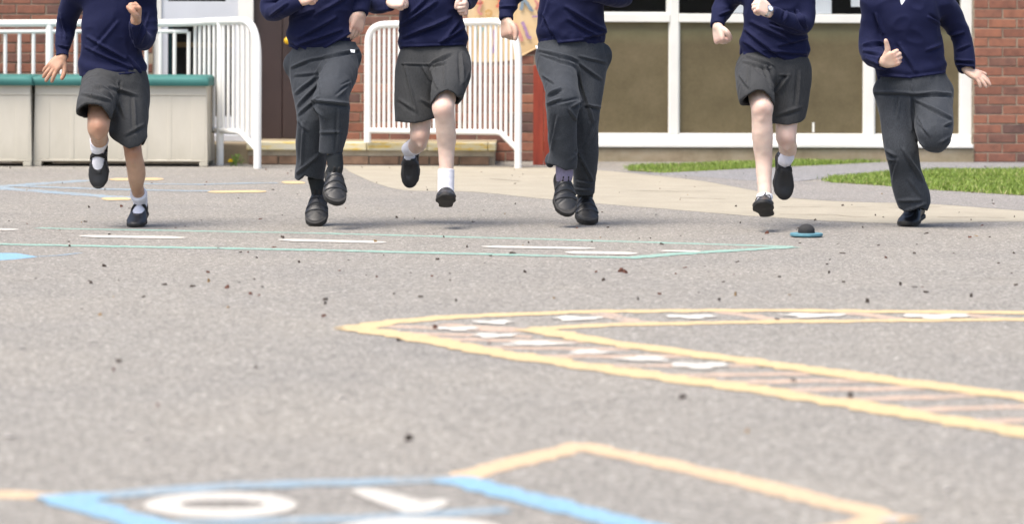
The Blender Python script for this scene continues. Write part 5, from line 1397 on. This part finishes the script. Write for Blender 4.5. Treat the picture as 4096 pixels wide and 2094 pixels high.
CH.append(dict(D=13.65, girl=False, skin='skin_fair', hair='hair_brown', seed=4, vneck=(2288, -70), hem=[(2145, 175), (2213, 174), (2235, 186), (2283, 206), (2323, 196), (2407, 171), (2425, 165)], neck=(2290, -120),
    label='person in navy jumper and grey trousers, lilac sock above a scuffed black trainer',
    torso=[(2284, 188, 0, 128, .66), (2286, 164, 0, 134, .66), (2286, 130, -.01, 134, .66), (2284, 80, -.02, 130, .66), (2287, 20, -.03, 125, .66), (2290, -40, -.03, 120, .62), (2290, -90, -.03, 82, .7)],
    shoulders=[(2165, -78, .0), (2412, -76, -.02)],
    arms=[dict(pts=[(2155, -70, .0, 48), (2095, -50, .06, 44), (2045, -10, .08, 38), (2034, 25, .05, 34), (2028, 50, .03, 25), (2026, 80, .01, 26)], hand=dict(dir=(.05, -.2, -.98), dorsal=(-.75, -.6, -.1), thumb=(.7, -.7, 0), pose='loose', S=.165)),
          dict(pts=[(2415, -68, -.02, 48), (2465, -40, .02, 44), (2490, -8, .0, 38), (2450, -8, -.09, 35), (2400, -20, -.18, 30), (2370, -28, -.22, 27)], hand=dict(dir=(-.8, -.4, .3), dorsal=(.2, -.8, .4), thumb=(0, -.2, 1), pose='fist', S=.15))],
    waist=[(2284, 155, 0, 122, .66), (2286, 205, 0, 132, .7), (2290, 245, 0, 132, .74), (2298, 275, 0, 112, .8)], wk=.03,
    legs=[dict(skin=[(2228, 265, -.02, 56), (2240, 340, -.16, 50), (2250, 415, -.29, 42), (2252, 520, -.24, 36), (2255, 660, -.16, 25)],
               cloth=[(2222, 235, -.02, 82), (2232, 285, -.10, 76), (2246, 350, -.21, 64), (2254, 412, -.29, 66), (2248, 470, -.28, 58), (2250, 550, -.25, 55), (2254, 610, -.22, 53, 1.1), (2246, 668, -.19, 58, 1.2), (2246, 730, -.18, 54, 1.2)], hem=[(2180, 632), (2189, 654), (2226, 665), (2262, 681), (2310, 674)], hemdd=-0.24, tilt=0, sock=40, sockr=31, sockmat='lilac_sock'),
          dict(skin=[(2350, 270, 0, 56), (2345, 400, -.06, 48), (2338, 520, -.08, 38), (2338, 640, .0, 33), (2338, 780, .06, 24)],
               cloth=[(2345, 240, 0, 76), (2350, 310, -.02, 70), (2342, 400, -.05, 62), (2338, 470, -.07, 58), (2340, 550, -.05, 54), (2340, 630, -.02, 54), (2338, 700, .02, 46), (2334, 772, .04, 41, 1.1)], sock=20, sockr=30, sockmat='charcoal_sock')],
    feet=[dict(toe=(2264, 850), dd=-.24, pitch=50, yaw=10, style='velcro', L=.242), dict(toe=(2352, 899), ground=True, pitch=26, yaw=6, style='velcro', L=.242)],
    bulges=[(2424, 222, 0, 26, 1, 1.5), (2310, 412, -.24, 17, 1, 1.4), (2200, 425, -.25, 15, 1, 1.6), (2200, 640, -.17, 18, 1, 1.3)],
    jcrease=[(2180, 60, 2240, 180, 10, .007), (2270, 30, 2410, 120, 11, .006), (2280, 80, 2400, 150, 10, .005), (2340, 150, 2420, 130, 8, .005), (2230, 170, 2340, 160, 8, .005), (2200, -10, 2170, 100, 9, .003), (2005, 30, 2060, 25, 6, .003)],
    ccrease=[(2160, 200, 2310, 240, 8, .007), (2165, 215, 2300, 262, 7, .005), (2310, 262, 2370, 480, 9, .009), (2315, 250, 2400, 315, 8, .007), (2320, 225, 2420, 250, 7, .005), (2170, 300, 2215, 330, 7, .005), (2195, 380, 2240, 355, 8, .009), (2192, 415, 2240, 395, 7, .007), (2240, 410, 2305, 395, 7, -.005), (2290, 425, 2322, 405, 8, .009), (2280, 440, 2305, 480, 7, .006),
             (2230, 470, 2205, 590, 8, .006), (2310, 600, 2370, 720, 8, .006), (2385, 500, 2340, 600, 9, .005), (2280, 640, 2310, 610, 6, .004), (2365, 760, 2300, 755, 6, .006), (2375, 735, 2310, 725, 6, .005), (2340, 420, 2400, 430, 7, .006)]))
CH.append(dict(D=13.5, girl=True, skin='skin_pale', hair='hair_brown', seed=5, vneck=(3098, -45), hem=[(2970, 218), (3039, 237), (3112, 279), (3184, 277), (3226, 262), (3240, 250)], neck=(3098, -95),
    label='person in navy jumper and grey skirt wearing a silver wrist watch',
    torso=[(3104, 254, 0, 124, .66), (3100, 226, 0, 130, .66), (3097, 198, 0, 136, .66), (3098, 160, -.01, 132, .66), (3100, 100, -.02, 124, .66), (3098, 40, -.03, 122, .66), (3098, -20, -.03, 118, .62), (3098, -65, -.03, 82, .7)],
    shoulders=[(2978, -52, .0), (3218, -52, -.02)],
    arms=[dict(pts=[(2965, -45, .0, 50), (2925, -10, .07, 46), (2893, 30, .08, 42), (2882, 62, .04, 34), (2873, 85, .02, 26), (2870, 105, .0, 26)], hand=dict(dir=(.15, -.25, -.95), dorsal=(-.8, -.5, -.1), thumb=(.5, -.85, .1), pose='fist', S=.16)),
          dict(pts=[(3215, -42, -.02, 50), (3214, 20, -.03, 46), (3212, 85, -.06, 44), (3190, 98, -.12, 38), (3140, 80, -.19, 32), (3100, 58, -.23, 27), (3083, 50, -.24, 26)], hand=dict(dir=(-.85, -.3, .45), dorsal=(.15, -.85, .5), thumb=(.3, -.2, .9), pose='loose', S=.155))],
    waist=[(3103, 232, 0, 118, .68), (3100, 275, 0, 126, .72), (3098, 310, 0, 126, .78)], wk=.05,
    legs=[dict(skin=[(3034, 310, -.02, 50), (3040, 375, -.16, 47), (3048, 430, -.26, 43), (3047, 455, -.26, 39), (3050, 550, -.24, 40), (3055, 650, -.22, 32), (3063, 760, -.22, 25)], knee=(3049, 434, -.298),
               cloth=[(3030, 285, -.02, 86), (3022, 320, -.11, 78), (3022, 352, -.18, 72), (3026, 384, -.24, 68), (3030, 440, -.27, 66)], hem=[(2950, 372), (2969, 392), (2999, 379), (3024, 366), (3053, 366), (3079, 383), (3095, 408)], hemdd=-0.3, tilt=0.45, k=.05, sock=12, sockr=25, sockmat='white_sock'),
          dict(skin=[(3155, 310, 0, 48), (3150, 420, -.04, 47), (3144, 535, -.08, 40), (3146, 560, -.06, 36), (3152, 600, .10, 34), (3146, 640, .22, 22)], knee=(3144, 556, -.11),
               cloth=[(3160, 282, 0, 80), (3156, 340, -.01, 84), (3148, 420, -.03, 80), (3142, 490, -.05, 70), (3138, 550, -.06, 66)], hem=[(3080, 494), (3155, 500), (3203, 490), (3230, 470)], hemdd=-0.11, tilt=0, k=.05, sock=24, sockr=26, sockmat='white_sock')],
    feet=[dict(toe=(3050, 826), dd=-.44, pitch=-16, yaw=-12, roll=8, style='lace', L=.232), dict(toe=(3134, 777), dd=.12, pitch=76, yaw=6, style='lace', L=.232)],
    jcrease=[(2985, 120, 3130, 230, 10, .007), (2990, 170, 3100, 250, 9, .006), (3010, 90, 3180, 170, 11, .005), (3120, 180, 3230, 150, 9, .005), (3060, 200, 3220, 215, 9, .005), (3188, 45, 3225, 110, 7, .007), (3145, 50, 3135, 85, 6, .006), (3085, 95, 3190, 130, 7, -.005), (2880, 60, 2930, 40, 6, .005), (2975, 215, 3110, 262, 6, .006), (3110, 265, 3225, 240, 6, .005)],
    ccrease=[(2990, 225, 3090, 262, 6, .007), (2975, 245, 3080, 275, 7, .007), (2960, 300, 2995, 350, 8, .007), (2998, 262, 2996, 345, 5, .005), (3085, 270, 3105, 330, 9, .009), (3060, 265, 3090, 340, 8, .006), (3120, 300, 3155, 300, 6, .005), (3155, 305, 3105, 370, 9, .009), (3200, 290, 3190, 420, 9, .006), (3110, 460, 3200, 430, 10, .005), (3020, 260, 3060, 300, 7, .004)], cbase=.003))
CH.append(dict(D=13.6, girl=False, skin='skin_fair', hair='hair_fair', seed=6, vneck=(3602, 24), hem=[(3505, 310), (3522, 318), (3639, 339), (3722, 328), (3786, 305), (3800, 300)], neck=(3608, -42),
    label='person in navy jumper with white collar, grey trousers, landing on one lace-up shoe',
    torso=[(3645, 322, 0, 126, .7), (3646, 298, 0, 137, .7), (3648, 262, -.01, 132, .7), (3648, 200, -.02, 124, .7), (3640, 130, -.03, 120, .7), (3632, 70, -.04, 124, .68), (3620, 20, -.04, 120, .64), (3610, -18, -.04, 85, .7)],
    shoulders=[(3490, 2, -.03), (3752, -8, .0)],
    arms=[dict(pts=[(3500, 12, -.03, 50), (3492, 70, -.02, 47), (3486, 140, -.01, 46), (3486, 200, -.04, 44), (3506, 232, -.12, 38), (3528, 246, -.19, 31), (3536, 248, -.21, 29)], hand=dict(dir=(.66, -.62, .25), dorsal=(-.5, -.75, -.3), thumb=(-.1, -.1, 1), pose='thumbup', S=.16)),
          dict(pts=[(3756, 12, .0, 54), (3796, 60, .04, 48), (3832, 120, .07, 43), (3852, 180, .07, 40), (3860, 235, .05, 38), (3866, 262, .04, 33), (3868, 280, .03, 30)], hand=dict(dir=(.80, -.25, -.50), dorsal=(.3, -.6, .75), thumb=(.4, 0, .8), pose='open', S=.145))],
    waist=[(3650, 290, 0, 126, .68), (3650, 335, 0, 138, .72), (3652, 372, 0, 142, .76), (3655, 400, 0, 118, .85)], wk=.03,
    legs=[dict(skin=[(3588, 400, 0, 56), (3595, 500, -.06, 48), (3606, 600, -.09, 40), (3630, 710, -.02, 34), (3668, 840, .0, 24)],
               cloth=[(3594, 375, 0, 84), (3594, 450, -.03, 74), (3596, 534, -.06, 67), (3608, 607, -.09, 63), (3620, 676, -.06, 61), (3633, 731, -.04, 66), (3656, 795, -.02, 66, 1.1), (3664, 846, .0, 50, 1.3), (3668, 890, .0, 48, 1.3)], hem=[(3600, 830), (3626, 846), (3655, 824), (3690, 834), (3708, 846), (3725, 812)], hemdd=-0.06, tilt=0, sock=20, sockr=27, sockmat='charcoal_sock'),
          dict(skin=[(3725, 400, 0, 56), (3732, 470, -.14, 48), (3738, 550, -.24, 42), (3738, 552, -.05, 38), (3738, 540, .16, 24)],
               cloth=[(3728, 375, 0, 84), (3732, 430, -.08, 76), (3735, 500, -.17, 74), (3738, 545, -.22, 63), (3740, 548, -.10, 56), (3742, 535, .08, 48)], sock=20, sockr=27, sockmat='charcoal_sock')],
    feet=[dict(toe=(3630, 906), ground=True, pitch=9, yaw=-26, style='moc', L=.242), dict(toe=(3745, 548), dd=.22, pitch=112, yaw=0, style='moc', L=.242)],
    bulges=[(3520, 362, 0, 26, 1, 1.0), (3784, 362, -.02, 24, 1, 1.1)],
    jcrease=[(3505, 60, 3530, 130, 9, .006), (3755, 95, 3715, 70, 8, .006), (3460, 180, 3530, 170, 8, .006), (3460, 205, 3530, 215, 7, .005), (3520, 300, 3640, 310, 8, .006), (3640, 310, 3780, 290, 8, .005), (3600, 180, 3660, 280, 12, .004), (3710, 200, 3760, 180, 9, .004), (3800, 140, 3850, 130, 8, .005), (3822, 240, 3890, 245, 6, .006), (3825, 258, 3890, 265, 5, .005), (3830, 200, 3875, 180, 7, .004), (3470, 235, 3520, 260, 7, .004)],
    ccrease=[(3500, 368, 3640, 372, 8, .008), (3640, 375, 3800, 375, 8, .008), (3645, 340, 3650, 380, 4, .003), (3650, 395, 3655, 520, 9, -.009), (3600, 395, 3590, 470, 9, .005), (3665, 400, 3800, 470, 8, .006), (3670, 460, 3715, 540, 7, .005), (3672, 490, 3710, 530, 6, .004), (3670, 560, 3705, 590, 7, .006), (3780, 500, 3800, 490, 7, .006), (3760, 570, 3800, 545, 7, .005), (3550, 600, 3580, 620, 8, .008), (3548, 635, 3580, 640, 7, .007), (3615, 600, 3690, 720, 9, .007),
             (3600, 800, 3680, 800, 8, .006), (3620, 840, 3700, 815, 7, .008), (3640, 720, 3680, 780, 10, .004), (3590, 640, 3570, 720, 8, .004)]))
people = []
for K in CH:
    people.append(child(K))
# wrist watch of the fifth child
pw, Jw, ow = people[4]
c0 = P(3066, 43, 13.5 - .255); dv = (P(3040, 30, 13.5 - .27) - P(3083, 50, 13.5 - .24)).normalized()
nn = Vector((.15, -.85, .5)); nn = (nn - dv * nn.dot(dv)).normalized(); sd_ = dv.cross(nn)
ring = [c0 + (nn * math.cos(t) * .0215 + sd_ * math.sin(t) * .026) for t in np.linspace(0, 2 * math.pi, 33)]
wt = MB()
vs, fs = [], []
for p in ring:
    r_ = (p - c0).normalized()
    vs += [p - dv * .008, p + dv * .008, p + dv * .008 + r_ * .003, p - dv * .008 + r_ * .003]
for i in range(32):
    for k in range(4): fs.append([4 * i + k, 4 * i + (k + 1) % 4, 4 * i + 4 + (k + 1) % 4, 4 * i + 4 + k])
watch = mesh_obj('wrist_watch', vs, fs, MATS['silver'], pw)
fc = c0 + nn * .0235
MB().tube([fc, fc + nn * .006, fc + nn * .0065], [.0165, .0165, .013], 24).build('watch_case', MATS['silver'], watch, smooth=True)
MB().tube([fc + nn * .0063, fc + nn * .0068], [.0125, .0125], 24).build('watch_face', MATS['paper'], watch, smooth=True)
# white shirt corners at the trouser waist
for (x, y, D, dd, w_, pr) in ((1410, 203, 13.5, -.115, .012, people[1][0]), (2146, 187, 13.65, -.06, .006, people[3][0])):
    p = P(x, y, D + dd); MB().add([p + Vector((-w_, 0, .006)), p + Vector((w_, 0, .004)), p + Vector((w_ * .9, -.004, -.010)), p + Vector((-w_ * .5, -.004, -.008))], [[0, 3, 2, 1]]).build('shirt_tail', MATS['white_shirt'], pr)

# ------------------------------------------------------------------ bark chips and dry leaves on the asphalt
def chip_mesh(seed, flat):
    r = np.random.RandomState(seed); n = 7; L = 1.0
    ang = np.sort(r.uniform(0, 2 * math.pi, n)); rad = r.uniform(.6, 1.1, n)
    lo_ = [(math.cos(a) * q, math.sin(a) * q * .55, 0) for a, q in zip(ang, rad)]
    hi_ = [(x * .75 + r.uniform(-.1, .1), y * .7 + r.uniform(-.1, .1), flat * r.uniform(.5, 1.2)) for x, y, z in lo_]
    f = [list(range(n))[::-1], list(range(n, 2 * n))] + [[i, (i + 1) % n, n + (i + 1) % n, n + i] for i in range(n)]
    return lo_ + hi_, f
chips = {}
for mt in ('bark_dark', 'bark_red', 'leaf_tan'):
    for k in range(4):
        v, f_ = chip_mesh(k + 11, (.55, .8, .35, 1.0)[k]); me = bpy.data.meshes.new('bark_chip'); me.from_pydata(v, [], f_); me.materials.append(MATS[mt]); chips[(mt, k)] = me
spots = [(225, 710), (229, 716), (485, 724), (525, 712), (572, 728), (660, 724), (652, 746), (573, 776), (818, 768), (815, 799), (253, 796), (297, 794), (207, 780), (297, 914), (285, 936), (643, 929), (396, 1025), (1003, 861), (1058, 750), (1147, 761),
         (1100, 656), (876, 657), (605, 638), (1087, 698), (1500, 687), (1562, 686), (1572, 689), (1850, 746), (1808, 758), (2123, 713), (2330, 738), (2443, 749), (2182, 764), (2490, 703), (2545, 690), (2512, 665), (2080, 667), (1855, 662), (1700, 692), (1095, 829), (1230, 867), (1915, 929), (1995, 960), (2140, 1003),
         (1665, 617), (1530, 575), (1510, 600), (1190, 560), (655, 553), (2300, 725), (2320, 725), (1880, 1092), (2195, 1172), (1028, 1112), (1720, 1005), (1955, 806), (2265, 720), (1960, 700), (2085, 690), (1320, 688), (640, 705), (175, 622), (68, 565), (205, 562), (215, 560), (330, 560), (520, 460), (1290, 640), (1175, 625), (710, 600), (2330, 590), (2170, 575), (2050, 556), (2440, 600), (2400, 640), (2120, 640), (2300, 640), (2210, 620), (1930, 590), (2550, 640), (2470, 570), (1650, 542), (1270, 540)]
cl = ['bark_dark'] * 6 + ['bark_red'] * 2 + ['leaf_tan']
allp = [(x * 1.59, y * 1.59, random.uniform(.7, .95)) for x, y in spots]
for k in range(190):
    y = 420 + 340 * random.random() ** 1.6; allp.append((random.uniform(0, 2576) * 1.59, y * 1.59, random.uniform(.35, .8)))
for x, y, sc in allp:
    g = G(x, y); 
    mk = random.choice(cl)
    o = bpy.data.objects.new('dry_leaf' if mk == 'leaf_tan' else 'bark_chip', chips[(mk, random.randrange(4))])
    s_ = random.uniform(.007, .0165) * sc * (1 if g.y > 8 else .9)
    o.location = (g.x, g.y, .003 if 0 else 0.0045); o.rotation_euler = (random.uniform(-.25, .25), random.uniform(-.2, .2), random.uniform(0, 6.28)); o.scale = (s_, s_, s_)
    zone = 'beside the yellow number ladder' if y > 1235 else ('between the teal outline and the yellow number ladder' if y > 1030 else ('near the teal outline and white dashes' if y > 880 else 'on the paving near the school wall'))
    kind_ = {'bark_dark': 'small dark bark chip ', 'bark_red': 'small reddish bark chip ', 'leaf_tan': 'small tan dry leaf scrap '}[mk]
    link(o); tag(o, kind_ + zone, 'leaf' if mk == 'leaf_tan' else 'bark chip', kind_.strip() + 's ' + zone)
